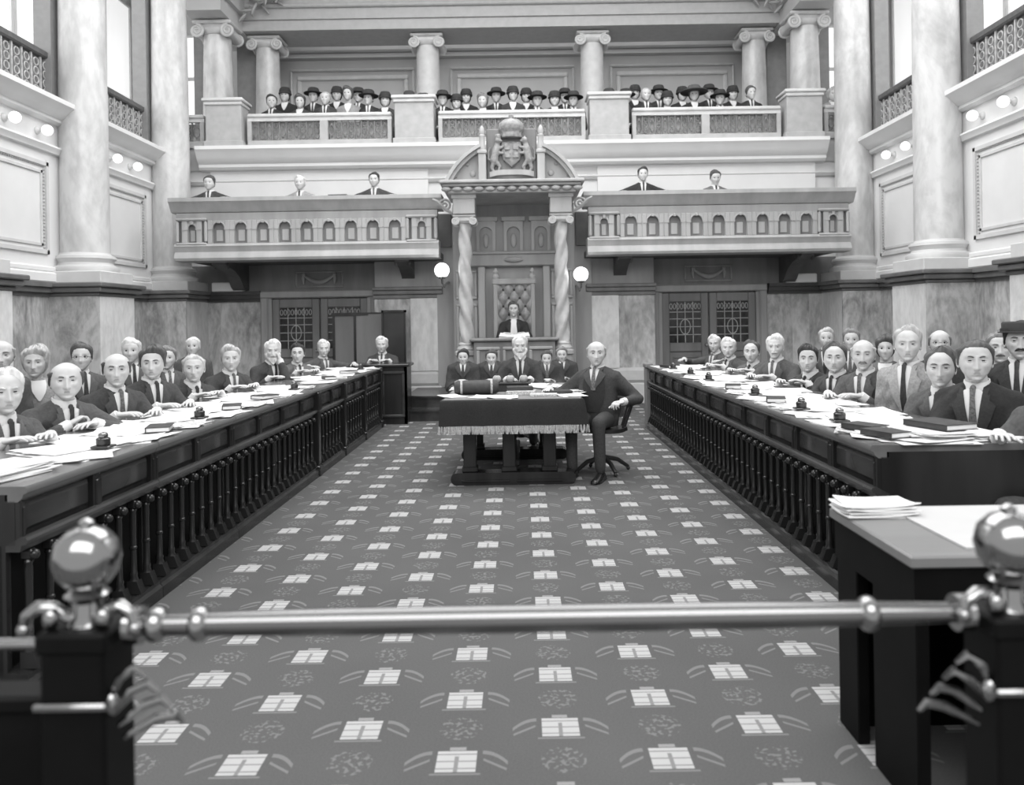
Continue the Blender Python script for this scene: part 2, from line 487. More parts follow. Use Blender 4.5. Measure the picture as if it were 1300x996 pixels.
    jm.build('dress' if lady else ('gown' if gown else 'jacket'), sm, root, smooth=180)
    if not lady:
        lo = .62 if waistcoat else .46
        if waistcoat:
            n = 9; rows = []
            for i in range(n):
                t = .98 - (.98 - .16) * i / (n - 1); w = .06 + .05 * math.sin(PI * min(1, i / (n - 1) * .9 + .1))
                rows.append([onchest(x * w, t, .010) for x in np.linspace(-1, 1, 9)])
            MB().loft(rows, closed=False).build('waistcoat', MT['suit'][max(0, suit - 1)], root, smooth=180)
        n = 9; rows = []
        def hwid(t): return .004 + .050 * (max(t - lo, 0) / (1.02 - lo)) ** .9
        for i in range(n):
            t = 1.07 - (1.07 - lo) * i / (n - 1)
            rows.append([onchest(x * hwid(t), t, .0125 + .012 * float(ss(.85, 1.05, t))) for x in np.linspace(-1, 1, 7)])
        sh = MB().loft(rows, closed=False)
        if gown:
            pass
        so = sh.build('shirt', MT['shirt'], root, smooth=180)
        # collar
        cb = Nk + u * .005; rg = []
        for rr, z, tl in ((.074, -.035, 0), (.066, .034, .014), (.060, .035, .014), (.062, -.03, 0)):
            a = np.arange(20) * 2 * PI / 20
            rg.append(np.stack([rr * np.cos(a), rr * np.sin(a) + .004, z - tl * np.sin(a) + 0 * a], 1) + cb)
        MB().loft(rg, loop=True).build('collar', MT['shirt'], root, smooth=60)
        # tie
        if gown:
            bb = MB().loft([[onchest(x * w, t, .026) for x in (-1, 0, 1)] for t, w in ((1.05, .03), (.95, .04), (.8, .05), (.66, .055))], closed=False); bb.build('neck_bands', MT['shirt'], root, smooth=60)
        elif bow:
            bb = MB(); c = onchest(0, 1.0, .02)
            for s in (-1, 1): bb.ell(c + np.array([s * .022, 0, 0]), (.022, .009, .013), nu=8, nv=5)
            bb.build('bow_tie', MT['tie_light'] if seed % 2 else MT['tie'], root, smooth=180)
        else:
            rows = []
            for i in range(8):
                t = 1.04 - (1.04 - lo + .02) * i / 7; w = (.016, .013, .015, .018, .021, .023, .024, .022)[i]
                rows.append([onchest(x * w, t, .0195 + .014 * float(ss(.85, 1.05, t)) - .002 * abs(x)) for x in (-1, -.3, .3, 1)])
            tm = MB().loft(rows, closed=False); tm.ell(onchest(0, 1.035, .02), (.016, .012, .018), nu=8, nv=6)
            tm.build('tie', MT['tie'] if seed % 3 else MT['tie_light'], root, smooth=180)
        # lapels
        if not gown or True:
            for s in (-1, 1):
                rows = []; n = 12
                for i in range(n):
                    q = i / (n - 1); t = 1.03 - (1.03 - lo + .03) * q
                    a = hwid(max(t, lo)); lw = np.interp(q, [0, .22, .26, .6, 1], [.035, .04, .075, .055, .004])
                    rows.append([onchest(s * (a - .004 + lw * x), t, .019 + .010 * float(ss(.88, 1.05, t)) - .004 * abs(x - .4)) for x in (0, .35, .7, 1)])
                MB().loft(rows, closed=False).build('lapel', MT['lapel'][suit], root, smooth=180)
        if lod == 0 and cuffs:
            for s in (-1, 1):
                E, W, _ = tgt[s]; d = (W - E) / np.linalg.norm(W - E)
                MB().tube([W - d * .05, W + d * .012], [.036, .034], 12).build('cuff', MT['shirt'], root, smooth=60)
    else:
        rows = []
        for i in range(6):
            t = 1.03 - .3 * i / 5; w = .065 * (1 - (i / 5) ** 2 * .9)
            rows.append([onchest(x * w, t, .012) for x in np.linspace(-1, 1, 7)])
        MB().loft(rows, closed=False).build('blouse_collar', MT['shirt'], root, smooth=180)
    # ---- head dressing
    hm_ = MT['hair'][hv]
    if hair != 'none':
        h = hair_mb(k, hair, lod, seed)
        if h.n: hw(h).build('hair', hm_, root, smooth=180)
    if lod == 0 or tash:
        bm_ = MT['hair'][hv if hair != 'bald' or hv < 3 else 2]
        if lod == 0:
            for s in (-1, 1):
                hw(strip_mb(k, [s * x for x in (.014, .026, .038, .050)], [.029, .0335, .034, .028], [.003, .0045, .004, .002], .001)).build('eyebrow', bm_, root, smooth=180)
        if tash:
            mb = MB()
            for s in (-1, 1): mb.merge(strip_mb(k, [s * x for x in (.0, .010, .020, .030)], [-.042, -.043, -.048, -.056], [.006, .0085, .0075, .003], .003))
            hw(mb).build('moustache', bm_, root, smooth=180)
    if beard:
        D, F, A = HD[lod]; V = headshape(D, k); az = np.abs(A)
        m = ss(-.55, -.68, D[:, 2]) * ss(1.35, 1.1, az); m = np.maximum(m, ss(-.05, -.3, D[:, 2]) * ss(.9, 1.0, az) * ss(1.5, 1.3, az))
        n = V / np.linalg.norm(V, axis=1)[:, None]
        W = V + n * (.018 * m[:, None] + np.where(m > .01, .001, -.005)[:, None]); W[:, 2] -= .03 * m * gs(A, .7)
        keep = [f for f in F[:-2] if max(m[list(f)]) > .02]
        used = sorted({i for f in keep for i in f}); ix = {q: i for i, q in enumerate(used)}
        hw(MB().add(W[used], [tuple(ix[i] for i in f) for f in keep])).build('beard', hm_, root, smooth=180)
    if glasses:
        gl = MB()
        for s in (-1, 1):
            c = face_pt(k, s * .032, .010, .012)
            gl.tube([c + np.array([.019 * math.cos(t), 0, .016 * math.sin(t)]) for t in np.linspace(0, 2 * PI, 13)[:-1]], .0016, 5, loop=True)
            gl.tube([c + np.array([s * .019, 0, .002]), (s * .079, .03, .006), (s * .081, -.01, .004)], .0015, 5)
        gl.tube([face_pt(k, -.013, .012, .013), face_pt(k, 0, .014, .012), face_pt(k, .013, .012, .013)], .0015, 5)
        hw(gl).build('spectacles', MT['iris'], root, smooth=180)
    if hat:
        hb = MB()
        if hat == 'brim': pr = [(.17, .055), (.172, .062), (.105, .075), (.10, .13), (.085, .155), (.02, .165)]
        elif hat == 'cloche': pr = [(.112, .03), (.115, .045), (.098, .06), (.10, .10), (.08, .145), (.02, .16)]
        elif hat == 'wide': pr = [(.235, .05), (.24, .062), (.12, .085), (.12, .13), (.095, .165), (.02, .17)]
        else: pr = [(.118, .062), (.120, .068), (.098, .072), (.098, .125), (.09, .135), (.02, .137)]
        hb.lathe([(.02, pr[0][1] + .001)] + pr, seg=26); q = MB().merge(hb); q.v[0][:, 1] = q.v[0][:, 1] * 1.12
        hw(q).build('hat', MT['hat'][1 if hat == 'wide' else 0], root, smooth=50)
        hw(MB().lathe([(.1225, .066), (.124, .066), (.124, .088), (.1225, .088)] if hat == 'wide' else [(.1, .07), (.1065, .07), (.1045, .092), (.1, .092)], seg=26, caps=False)).build('hat_band', MT['suit'][0], root, smooth=50)
    # ---- legs
    if not (lady or gown or nolegs):
        if 'low' not in LOW: LOW['low'] = lower_body(1)
        key = ('tr', suit)
        if key not in LOW:
            LOW[key] = LOW['low'].build('trousers', MT['suit'][suit], root, smooth=180)
        else:
            c = LOW[key].copy(); C.objects.link(c); c.parent = root
        for s in (-1, 1):
            key = ('sh', s)
            if key not in LOW: LOW[key] = shoe_mb(s).build('shoe', MT['shoe'], root, smooth=60)
            else:
                c = LOW[key].copy(); C.objects.link(c); c.parent = root
    return root

def people_mats():
    d = {}
    d['skin'] = M('skin', .55, .5, .10, 14); d['eye_white'] = M('eye_white', .6, .3, .02); d['iris'] = M('iris', .02, .2, .1); d['lip'] = M('lip', .32, .45, .06)
    d['suit'] = [M('suit_cloth_%d' % i, v, .9, .18, 60, bump=.15) for i, v in enumerate((.026, .05, .08, .13, .30))]
    d['lapel'] = [M('lapel_cloth_%d' % i, v, .85, .15, 60, bump=.15) for i, v in enumerate((.038, .07, .105, .16, .36))]
    d['shirt'] = M('shirt_linen', .72, .7, .04); d['tie'] = M('tie_silk', .03, .5, .4, 60); d['tie_light'] = M('tie_patterned', .12, .5, .6, 90)
    d['hair'] = [M('hair_%d' % i, v, .6, .35, 30, stretch=(1, 1, .3), bump=.3) for i, v in enumerate((.03, .075, .2, .42, .65))]
    d['hat'] = [M('hat_felt', .04, .9, .2), M('hat_straw', .10, .8, .2)]; d['shoe'] = M('shoe_leather', .02, .25, .2)
    return d
MT = people_mats()
# ------------------------------------------------------------------ materials of the room
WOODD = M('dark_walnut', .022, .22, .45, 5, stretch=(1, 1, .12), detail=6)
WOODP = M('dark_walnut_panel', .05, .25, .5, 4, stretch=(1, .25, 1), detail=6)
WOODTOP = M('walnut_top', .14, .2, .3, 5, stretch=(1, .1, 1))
OAK = M('carved_oak', .33, .5, .16, 5, stretch=(1, 1, .15), detail=6)  # kept light, flare haze of the upper hall put into the colour
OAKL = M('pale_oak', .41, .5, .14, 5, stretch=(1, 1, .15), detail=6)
OAKD = M('shaded_oak', .19, .5, .2, 5, stretch=(1, 1, .15), detail=6)  # darker oak copy, carries painted shade in recesses; plain wood on benches
OAKDK = M('oak_underside', .10, .6, .2, 5)  # darkest oak copy, shade of undersides put into the colour
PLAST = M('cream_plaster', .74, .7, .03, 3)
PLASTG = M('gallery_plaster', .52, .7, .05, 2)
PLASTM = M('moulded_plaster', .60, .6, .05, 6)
STONE = M('pale_stone', .58, .5, .08, 7)
STONEG = M('gallery_stone', .40, .6, .10, 7)
MARBC = marble('column_marble', .42, .66, 1.3)
MARBCP = marble('pale_column_marble', .46, .66, 1.6)
MARBD = marble('grey_marble', .22, .55, 2.6, rot=(0, .3, 0))
MARBL = marble('pale_marble', .58, .80, 2.2, rot=(.3, .2, 0))
RAILM = M('rail_brass', .22, .2, .06, 3, metal=1.0)
MARBB = marble('brown_marble', .24, .66, 1.8, rot=(0, -.5, .3))
DADO = M('black_marble_cornice', .15, .3, .2, 4)
DADOD = M('black_marble_band', .05, .3, .2, 4)
BRASS = M('polished_brass', .34, .15, .06, 3, metal=1.0)
BLACKW = M('black_lacquer', .004, .5, .3, 8, spec=.12)
IRON = M('wrought_iron', .10, .5, .2, 20)
PAPER = M('paper', .78, .7, .05, 12)
PAPERG = M('printed_paper', .55, .7, .25, 70, contrast=(.45, .6))
BOOKD = M('book_cloth', .04, .6, .3, 20)
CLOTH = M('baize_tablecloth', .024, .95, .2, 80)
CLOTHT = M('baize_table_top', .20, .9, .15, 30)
FRINGE = M('wool_fringe', .42, .9, .3, 90)
LEATH = M('tufted_leather', .26, .4, .2, 20)
CHAIRW = M('chair_walnut', .03, .35, .3, 10, stretch=(1, 1, .2))
GLASSD = M('leaded_glass', .03, .12, .5, 12)
GLOBE = emis('opal_globe', .9, 5.0)
BULB = emis('opal_bulb', .9, .9)
WPANE = emis('bright_window_glass', .85, .6)
CARV = M('carved_crest', .30, .5, .25, 22, bump=.4)
BLOT = M('blotting_paper', .52, .8, .04, 4)

X0 = -.10

def carpet_mat():
    m, nt, b = newmat('patterned_carpet'); N = nt.nodes; L = nt.links
    g = N.new('ShaderNodeNewGeometry'); sp = N.new('ShaderNodeSeparateXYZ'); L.new(g.outputs['Position'], sp.inputs[0])
    def op(o, a, bb=None, c=None):
        n = N.new('ShaderNodeMath'); n.operation = o
        for i, q in enumerate((a, bb, c)):
            if q is None: continue
            if hasattr(q, 'links') or hasattr(q, 'is_linked'): L.new(q, n.inputs[i])
            else: n.inputs[i].default_value = q
        return n.outputs[0]
    CW, RP = .354, .42
    u = op('DIVIDE', op('SUBTRACT', sp.outputs[0], .119 - CW / 2), CW)
    i = op('FLOOR', u); lx = op('MULTIPLY', op('SUBTRACT', op('FRACT', u), .5), CW)
    par = op('MODULO', op('ADD', i, 100.0), 2.0)
    v = op('ADD', op('DIVIDE', op('SUBTRACT', sp.outputs[1], 3.23 - RP / 2), RP), op('MULTIPLY', par, .5))
    ly = op('MULTIPLY', op('SUBTRACT', op('FRACT', v), .5), RP)
    ax, ay = op('ABSOLUTE', lx), op('ABSOLUTE', ly)
    LT = lambda a, c: op('LESS_THAN', a, c)
    GT = lambda a, c: op('GREATER_THAN', a, c)
    AND = lambda *q: q[0] if len(q) == 1 else op('MULTIPLY', q[0], AND(*q[1:]))
    sq = AND(LT(ax, .066), LT(ay, .062))
    gap = op('MAXIMUM', AND(LT(ax, .007), LT(ly, .03)), LT(op('ABSOLUTE', op('SUBTRACT', op('MODULO', op('ADD', ay, .021), .042), .021)), .0035))
    core = AND(sq, op('SUBTRACT', 1.0, op('MULTIPLY', gap, .65)))
    frame = AND(LT(ax, .082), LT(op('ABSOLUTE', op('ADD', ly, .074)), .005))
    cap = AND(LT(ax, .028), LT(op('ABSOLUTE', op('SUBTRACT', ly, .076)), .010))
    # leafy wings
    wx = op('SUBTRACT', ax, .085)
    curve = op('SUBTRACT', .052, op('MULTIPLY', wx, op('MULTIPLY', wx, 9.0)))
    w1 = AND(GT(wx, 0.0), LT(wx, .085), LT(op('ABSOLUTE', op('SUBTRACT', ly, curve)), .011))
    c2 = op('SUBTRACT', .012, op('MULTIPLY', wx, .75))
    w2 = AND(GT(wx, .004), LT(wx, .082), LT(op('ABSOLUTE', op('SUBTRACT', ly, c2)), .007))
    # sprigs
    nz = N.new('ShaderNodeTexNoise'); nz.inputs['Scale'].default_value = 55; nz.inputs['Detail'].default_value = 2
    L.new(g.outputs['Position'], nz.inputs['Vector'])
    by = op('SUBTRACT', RP / 2, ay)
    spr = AND(LT(op('ADD', op('MULTIPLY', ax, ax), op('MULTIPLY', by, by)), .0058), GT(nz.outputs['Fac'], .555))
    soft = op('MAXIMUM', op('MULTIPLY', op('MAXIMUM', op('MAXIMUM', w1, w2), frame), .26), op('MULTIPLY', spr, .22))
    fac = op('MAXIMUM', op('MAXIMUM', core, op('MULTIPLY', cap, .5)), soft)
    n2 = N.new('ShaderNodeTexNoise'); n2.inputs['Scale'].default_value = 160; L.new(g.outputs['Position'], n2.inputs['Vector'])
    n3 = N.new('ShaderNodeTexNoise'); n3.inputs['Scale'].default_value = 1.1; L.new(g.outputs['Position'], n3.inputs['Vector'])
    base = op('MULTIPLY', op('ADD', op('MULTIPLY', n2.outputs['Fac'], .5), op('ADD', op('MULTIPLY', n3.outputs['Fac'], .35), .58)), CARPET_V)
    val = op('ADD', op('MULTIPLY', fac, op('SUBTRACT', CARPET_M, base)), base)
    cb = N.new('ShaderNodeCombineColor'); [L.new(val, cb.inputs[k]) for k in range(3)]
    L.new(cb.outputs[0], b.inputs['Base Color']); b.inputs['Roughness'].default_value = .95; b.inputs['Specular IOR Level'].default_value = .1
    bp = N.new('ShaderNodeBump'); bp.inputs['Strength'].default_value = .25; bp.inputs['Distance'].default_value = .005
    L.new(n2.outputs['Fac'], bp.inputs['Height']); L.new(bp.outputs[0], b.inputs['Normal'])
    return m
CARPET_V, CARPET_M = .108, .44
CARPET = carpet_mat()

# ------------------------------------------------------------------ shell
struct('floor', MB().box(-9, 9, -1, 18, -.1, 0), CARPET)
struct('ceiling', MB().box(-9, 9, 3, 18.5, 8.75, 8.95), PLASTM)
for s, side in ((-1, 'left'), (1, 'right')):
    xx = lambda v, s=s: X0 + s * v
    w = MB().box(xx(6.1), xx(6.4), 4, 14.0, 0, 4.36)
    w.box(xx(6.1), xx(8.6), 4, 14.0, 4.30, 4.42)
    struct('wall_' + side, w, PLAST)
    struct('wall_upper_' + side, MB().box(xx(8.4), xx(8.6), 4, 18.4, 4.42, 8.75), PLAST)
wb = MB().box(-8.7, 8.5, 14.0, 14.25, 0, 4.3)
struct('wall_back', wb, PLAST)
struct('floor_gallery', MB().box(-8.7, 8.5, 14.0, 17.3, 4.3, 4.42).box(-5.2, 5.0, 15.12, 17.3, 4.42, 4.66), OAKD)
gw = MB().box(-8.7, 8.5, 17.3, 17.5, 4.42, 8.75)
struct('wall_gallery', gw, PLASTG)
# moulded frames on the gallery wall
tn = 0
def trim(mb, mat):
    global tn; tn += 1
    return struct('trim_%d' % tn, mb, mat)
def frame_y(mb, x0, x1, z0, z1, y, w, t):
    """picture-frame moulding on a wall facing -y"""
    mb.box(x0, x1, y - t, y, z1 - w, z1, bev=t * .4); mb.box(x0, x1, y - t, y, z0, z0 + w, bev=t * .4)
    mb.box(x0, x0 + w, y - t, y, z0 + w, z1 - w, bev=t * .4); mb.box(x1 - w, x1, y - t, y, z0 + w, z1 - w, bev=t * .4); return mb
for c in (-3.5, 0, 3.5):
    f = MB(); frame_y(f, X0 + c - 1.22, X0 + c + 1.22, 4.9, 6.88, 17.3, .10, .06); frame_y(f, X0 + c - 1.36, X0 + c + 1.36, 4.8, 7.02, 17.3, .05, .10)
    trim(f, M('gallery_frame_%d' % (c + 9), .6, .6, .05))
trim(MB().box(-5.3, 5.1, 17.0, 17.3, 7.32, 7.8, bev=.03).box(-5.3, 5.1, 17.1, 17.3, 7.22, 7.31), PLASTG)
# side windows
wn = 0
def window(x0, x1, y, z0, z1, facing='y', cols=2, rows=3):
    global wn; wn += 1
    pr = MB()
    w = thing('window_%d' % wn, None, None, (0, 0, 0)); w['kind'] = 'structure'
    fr = MB(); t = .05
    if facing == 'y':
        pr.box(x0, x1, y, y + .02, z0, z1)
        frame_y(fr, x0 - .06, x1 + .06, z0 - .06, z1 + .06, y + .01, .07, .05)
        fr.box(x0, x1, y - .03, y, z1 - .95, z1 - .88)
    else:
        s = facing
        pr.box(y, y + s * .02, x0, x1, z0, z1)
        for a, b_ in ((x0 - .07, x0), (x1, x1 + .07)): fr.box(y - s * .04, y + s * .01, a, b_, z0, z1)
        for a, b_ in ((z0 - .07, z0), (z1, z1 + .07), (z0 + 1.7, z0 + 1.76)): fr.box(y - s * .04, y + s * .01, x0, x1, a, b_)
    pr.build('pane', WPANE, w); fr.build('window_frame', PLASTM, w)
for s in (-1, 1):
    window(*(sorted((X0 + s * 6.35, X0 + s * 7.9))), 17.22, 4.75, 7.75, 'y')
    for y0 in (4.6, 7.5, 10.4, 13.3, 16.2): window(y0, min(y0 + 2.75, 17.2), X0 + s * 8.36, 4.6, 8.4, s)

# ------------------------------------------------------------------ columns
def base_prof(r, z0, h):
    """attic base as lathe profile from z0 up to z0+h"""
    k = h
    return [(r * 1.38, z0), (r * 1.42, z0 + .12 * k), (r * 1.38, z0 + .28 * k), (r * 1.20, z0 + .34 * k), (r * 1.14, z0 + .48 * k), (r * 1.20, z0 + .60 * k), (r * 1.27, z0 + .70 * k), (r * 1.24, z0 + .84 * k), (r * 1.08, z0 + .90 * k), (r * 1.03, z0 + k)]
def ionic(mb, x, y, z0, r, diag=False):
    """ionic capital, z0 = top of shaft"""
    mb.lathe([(r * .9, z0), (r * 1.0, z0 + .02), (r * 1.18, z0 + r * .25), (r * 1.22, z0 + r * .42), (r * .9, z0 + r * .5)], (x, y, 0), 20)
    h = r * 1.0
    mb.box(x - r * 1.15, x + r * 1.15, y - r * 1.0, y + r * 1.0, z0 + r * .42, z0 + r * .72)
    mb.box(x - r * 1.42, x + r * 1.42, y - r * 1.25, y + r * 1.25, z0 + r * .72, z0 + r * .98, bev=.02)
    for sy in (-1, 1):
        for sx in (-1, 1):
            pts = []; rad = []
            for i in range(26):
                t = i / 25; a = PI / 2 - sx * 0 + t * 4.3 * PI; rr = r * .50 * (1 - .85 * t)
                pts.append((x + sx * (r * 1.12 + rr * math.cos(a)), y + sy * (r * 1.08 + .015 * t), z0 + r * .22 + rr * math.sin(a))); rad.append(r * (.12 - .05 * t))
            mb.tube(pts, rad, 6)
            mb.lathe([(r * .47, -.01), (r * .47, .0)], (0, 0, 0), 16) if False else None
            mb.ell((x + sx * r * 1.12, y + sy * r * 1.02, z0 + r * .22), (r * .46, r * .10, r * .46), nu=14, nv=6)
    for sx in (-1, 1):
        mb.lathe([(r * .40, -r * 1.0), (r * .27, 0), (r * .40, r * 1.0)], (x + sx * r * 1.12, y, z0 + r * .22), 14, axis='y')
    return mb
def column(label, x, y, z0, z1, r, m_shaft, group=None, plinth=.16, baseh=.26, cap=True, m_cap=None):
    t = thing('column', label, 'column', (0, 0, 0), 0, group)
    mc = m_cap or PLASTM
    MB().box(x - r * 1.45, x + r * 1.45, y - r * 1.45, y + r * 1.45, z0, z0 + plinth, bev=.01).build('plinth', mc, t)
    MB().lathe(base_prof(r, z0 + plinth, baseh), (x, y, 0), 28).build('column_base', mc, t)
    zb = z0 + plinth + baseh; zt = z1 - r * .98
    pr = [(r * (1.03 - .13 * q ** 1.6), zb + (zt - zb) * q) for q in np.linspace(0, 1, 12)]
    MB().lathe(pr, (x, y, 0), 32).build('shaft', m_shaft, t)
    if cap: ionic(MB(), x, y, zt, r * .92).build('capital', mc, t)
    return t
DZ = 1.86; DZ1 = 2.04
bay = {5.4: 'nearest', 8.1: 'near', 10.8: 'second', 13.5: 'far corner'}
for s, side in ((-1, 'left'), (1, 'right')):
    xx = lambda v, s=s: X0 + s * v
    # dado: marble slabs, pedestals, black cornice that wraps the pedestals
    sl = MB(); dk = MB(); co = MB(); ba = MB()
    for i, yc in enumerate((5.4, 8.1, 10.8, 13.5)):
        dk.box(xx(5.42), xx(6.1), yc - .5, yc - .46, .16, DZ)                       # dark face towards the camera
        sl.box(xx(5.42), xx(6.1), yc - .46, yc + .46, .16, DZ); dk.box(xx(5.40), xx(5.425), yc - .47, yc - .16, .16, DZ) if False else None
        ba.box(xx(5.38), xx(6.1), yc - .54, yc + .54, 0, .16, bev=.02)
        for (o, z0, z1) in ((.02, DZ, DZ + .05), (.07, DZ + .05, DZ + .12), (.11, DZ + .12, DZ1)):
            co.box(xx(5.42 - o), xx(6.1), yc - .5 - o, yc + .5 + o, z0, z1, bev=.012)
        if yc < 13:
            for q in range(2):
                a = yc + .5 + .85 * q; (sl if q == 0 else dk).box(xx(6.06), xx(6.1), a, a + .85, .16, DZ)
            ba.box(xx(6.03), xx(6.1), yc + .5, yc + 2.2, 0, .16)
            for (o, z0, z1) in ((.02, DZ, DZ + .05), (.07, DZ + .05, DZ + .12), (.11, DZ + .12, DZ1)):
                co.box(xx(6.06 - o), xx(6.1), yc + .5 + o, yc + 2.2 - o, z0, z1)
    trim(sl, MARBL); trim(dk, MARBD); trim(co, DADO)
    o = ba.build('baseboard_' + side, DADOD); o['kind'] = 'structure'
    for yc in (8.1, 10.8, 13.5):
        column('tall pale marble column on the %s wall, %s one' % (side, {8.1: 'nearest the camera', 10.8: 'second from the back corner', 13.5: 'at the back corner beside the balcony'}[yc]), xx(5.85), yc, DZ1, 8.35, .30, MARBC, 'tall marble columns')
        p = MB().box(xx(6.13), xx(6.36), yc - .26, yc + .30, 4.42, 8.35)
        trim(p, M('pier_%s_%d' % (side, yc), .26, .6, .08))
    # entablature over the columns
    e = MB().box(xx(5.42), xx(6.5), 4.5, 14.0, 8.35, 8.5).box(xx(5.3), xx(6.5), 4.5, 14.0, 8.5, 8.75)
    trim(e, PLASTG)
    # frieze and ledge under the side gallery, framed panels
    for j, (y0, y1) in enumerate(((5.75, 7.75), (8.45, 10.45), (11.15, 13.15))):
        f = MB()
        prof = [(6.1, 4.42), (5.80, 4.42), (5.80, 4.36), (5.84, 4.33), (5.90, 4.28), (5.94, 4.24), (6.0, 4.22), (6.0, 4.18), (6.04, 4.16), (6.1, 4.16)]
        f.prism([(xx(a), z) for a, z in prof], 'y', y0 - .2, y1 + .2)
        prof = [(6.1, 3.86), (6.03, 3.86), (6.01, 3.83), (6.04, 3.79), (6.05, 3.76), (6.1, 3.75)]
        f.prism([(xx(a), z) for a, z in prof], 'y', y0 - .2, y1 + .2)
        trim(f, PLAST)
        g = MB()
        for (a, b_, z0, z1, w, t) in ((y0 + .10, y1 - .10, 2.42, 3.62, .05, .03), (y0 + .22, y1 - .22, 2.52, 3.50, .035, .02)):
            g.box(xx(6.1), xx(6.1 - t), a, b_, z1 - w, z1); g.box(xx(6.1), xx(6.1 - t), a, b_, z0, z0 + w)
            g.box(xx(6.1), xx(6.1 - t), a, a + w, z0, z1); g.box(xx(6.1), xx(6.1 - t), b_ - w, b_, z0, z1)
        trim(g, PLASTM)
        bd = MB()                                                                      # bead border
        n = 24
        for q in range(n):
            z = 2.50 + (3.56 - 2.50) * q / (n - 1)
            for yy in (y0 + .185, y1 - .185): bd.ell((xx(6.09), yy, z), (.018, .02, .016), nu=6, nv=4)
        m = 40
        for q in range(m):
            yy = y0 + .185 + (y1 - y0 - .37) * q / (m - 1)
            bd.ell((xx(6.09), yy, 3.56), (.018, .016, .016), nu=6, nv=4)
        trim(bd, M('bead_%s_%d' % (side, j), .42, .6, .05))
        pb = MB().box(xx(6.0), xx(6.1), y0 - .2, y1 + .2, DZ1, 2.18, bev=.02).box(xx(6.04), xx(6.1), y0 - .2, y1 + .2, 2.18, 2.26, bev=.02)
        trim(pb, PLAST)
        # railing of the side gallery
        t = thing('gallery_railing', 'dark iron railing of the %s side gallery in the %s bay' % (side, ('nearest', 'near', 'far')[j]), 'railing', (0, 0, 0))
        X = xx(6.22)
        MB().box(X - .05, X + .05, y0 - .3, y1 + .3, 5.05, 5.15, bev=.02).build('top_rail', IRON, t)
        MB().box(X - .03, X + .03, y0 - .3, y1 + .3, 4.43, 4.49).build('bottom_rail', IRON, t)
        MB().box(X + s * .03, X + s * .04, y0 - .3, y1 + .3, 4.49, 5.05).build('backing_cloth', M('rail_cloth_%s%d' % (side, j), .22, .9, .2), t)
        gr = MB(); k = 13
        for q in range(k):
            yy = y0 - .2 + (y1 - y0 + .4) * q / (k - 1)
            gr.box(X - .012, X + .012, yy - .012, yy + .012, 4.49, 5.05)
            if q < k - 1:
                yc = yy + (y1 - y0 + .4) / (k - 1) / 2
                for zc in (4.60, 4.72, 4.84, 4.96): gr.tube([(X - s * .005, yc + .05 * math.cos(a), zc + .05 * math.sin(a)) for a in np.linspace(0, 2 * PI, 11)[:-1]], .009, 5, loop=True)
        gr.build('grille', M('grille_%s_%d' % (side, j), .45, .5, .3, 14), t)
    # small globe lamps in the frieze
    for (yy, lb) in ((9.5, 'near bay, nearer one'), (10.15, 'near bay, farther one'), (11.92, 'far bay, nearer one'), (12.55, 'far bay, farther one')):
        t = thing('frieze_lamp', 'small lit globe lamp on the %s wall frieze, %s' % (side, lb), 'lamp', (0, 0, 0), 0, 'frieze lamps')
        MB().lathe([(.055, 0), (.05, .02), (.02, .04), (.02, .09)], (0, 0, 0), 14, axis='x').build('socket', PLASTM, t)
        bl = MB().ell((-.14 if False else .14, 0, 0), (.07, .07, .07)).build('globe', BULB, t)
        t.location = (xx(6.1), yy, 4.0); t.rotation_euler = (0, 0, PI if s > 0 else 0)

# ------------------------------------------------------------------ back wall: cream zone, ledge, dado
lg = MB()
prof = [(14.0, 4.56), (13.62, 4.56), (13.62, 4.50), (13.66, 4.46), (13.70, 4.38), (13.76, 4.30), (13.80, 4.27), (13.80, 4.22), (13.84, 4.18), (14.0, 4.16)]
lg.prism(prof, 'x', X0 - 5.5, X0 + 5.5)
trim(lg, PLAST)
trim(MB().prism([(14.0, 4.56), (13.86, 4.56), (13.86, 4.5), (13.9, 4.4), (13.95, 4.2), (14.0, 4.18)], 'x', X0 - 6.1, X0 + 6.1), PLASTM)
trim(MB().prism([(14.0, 4.02), (13.94, 4.02), (13.92, 3.99), (13.95, 3.94), (14.0, 3.92)], 'x', X0 - 6.1, X0 + 6.1), PLASTM)
trim(MB().box(X0 - 5.35, X0 - 1.5, 13.93, 14, 2.6, 4.18).box(X0 + 1.5, X0 + 5.35, 13.93, 14, 2.6, 4.18), PLAST)
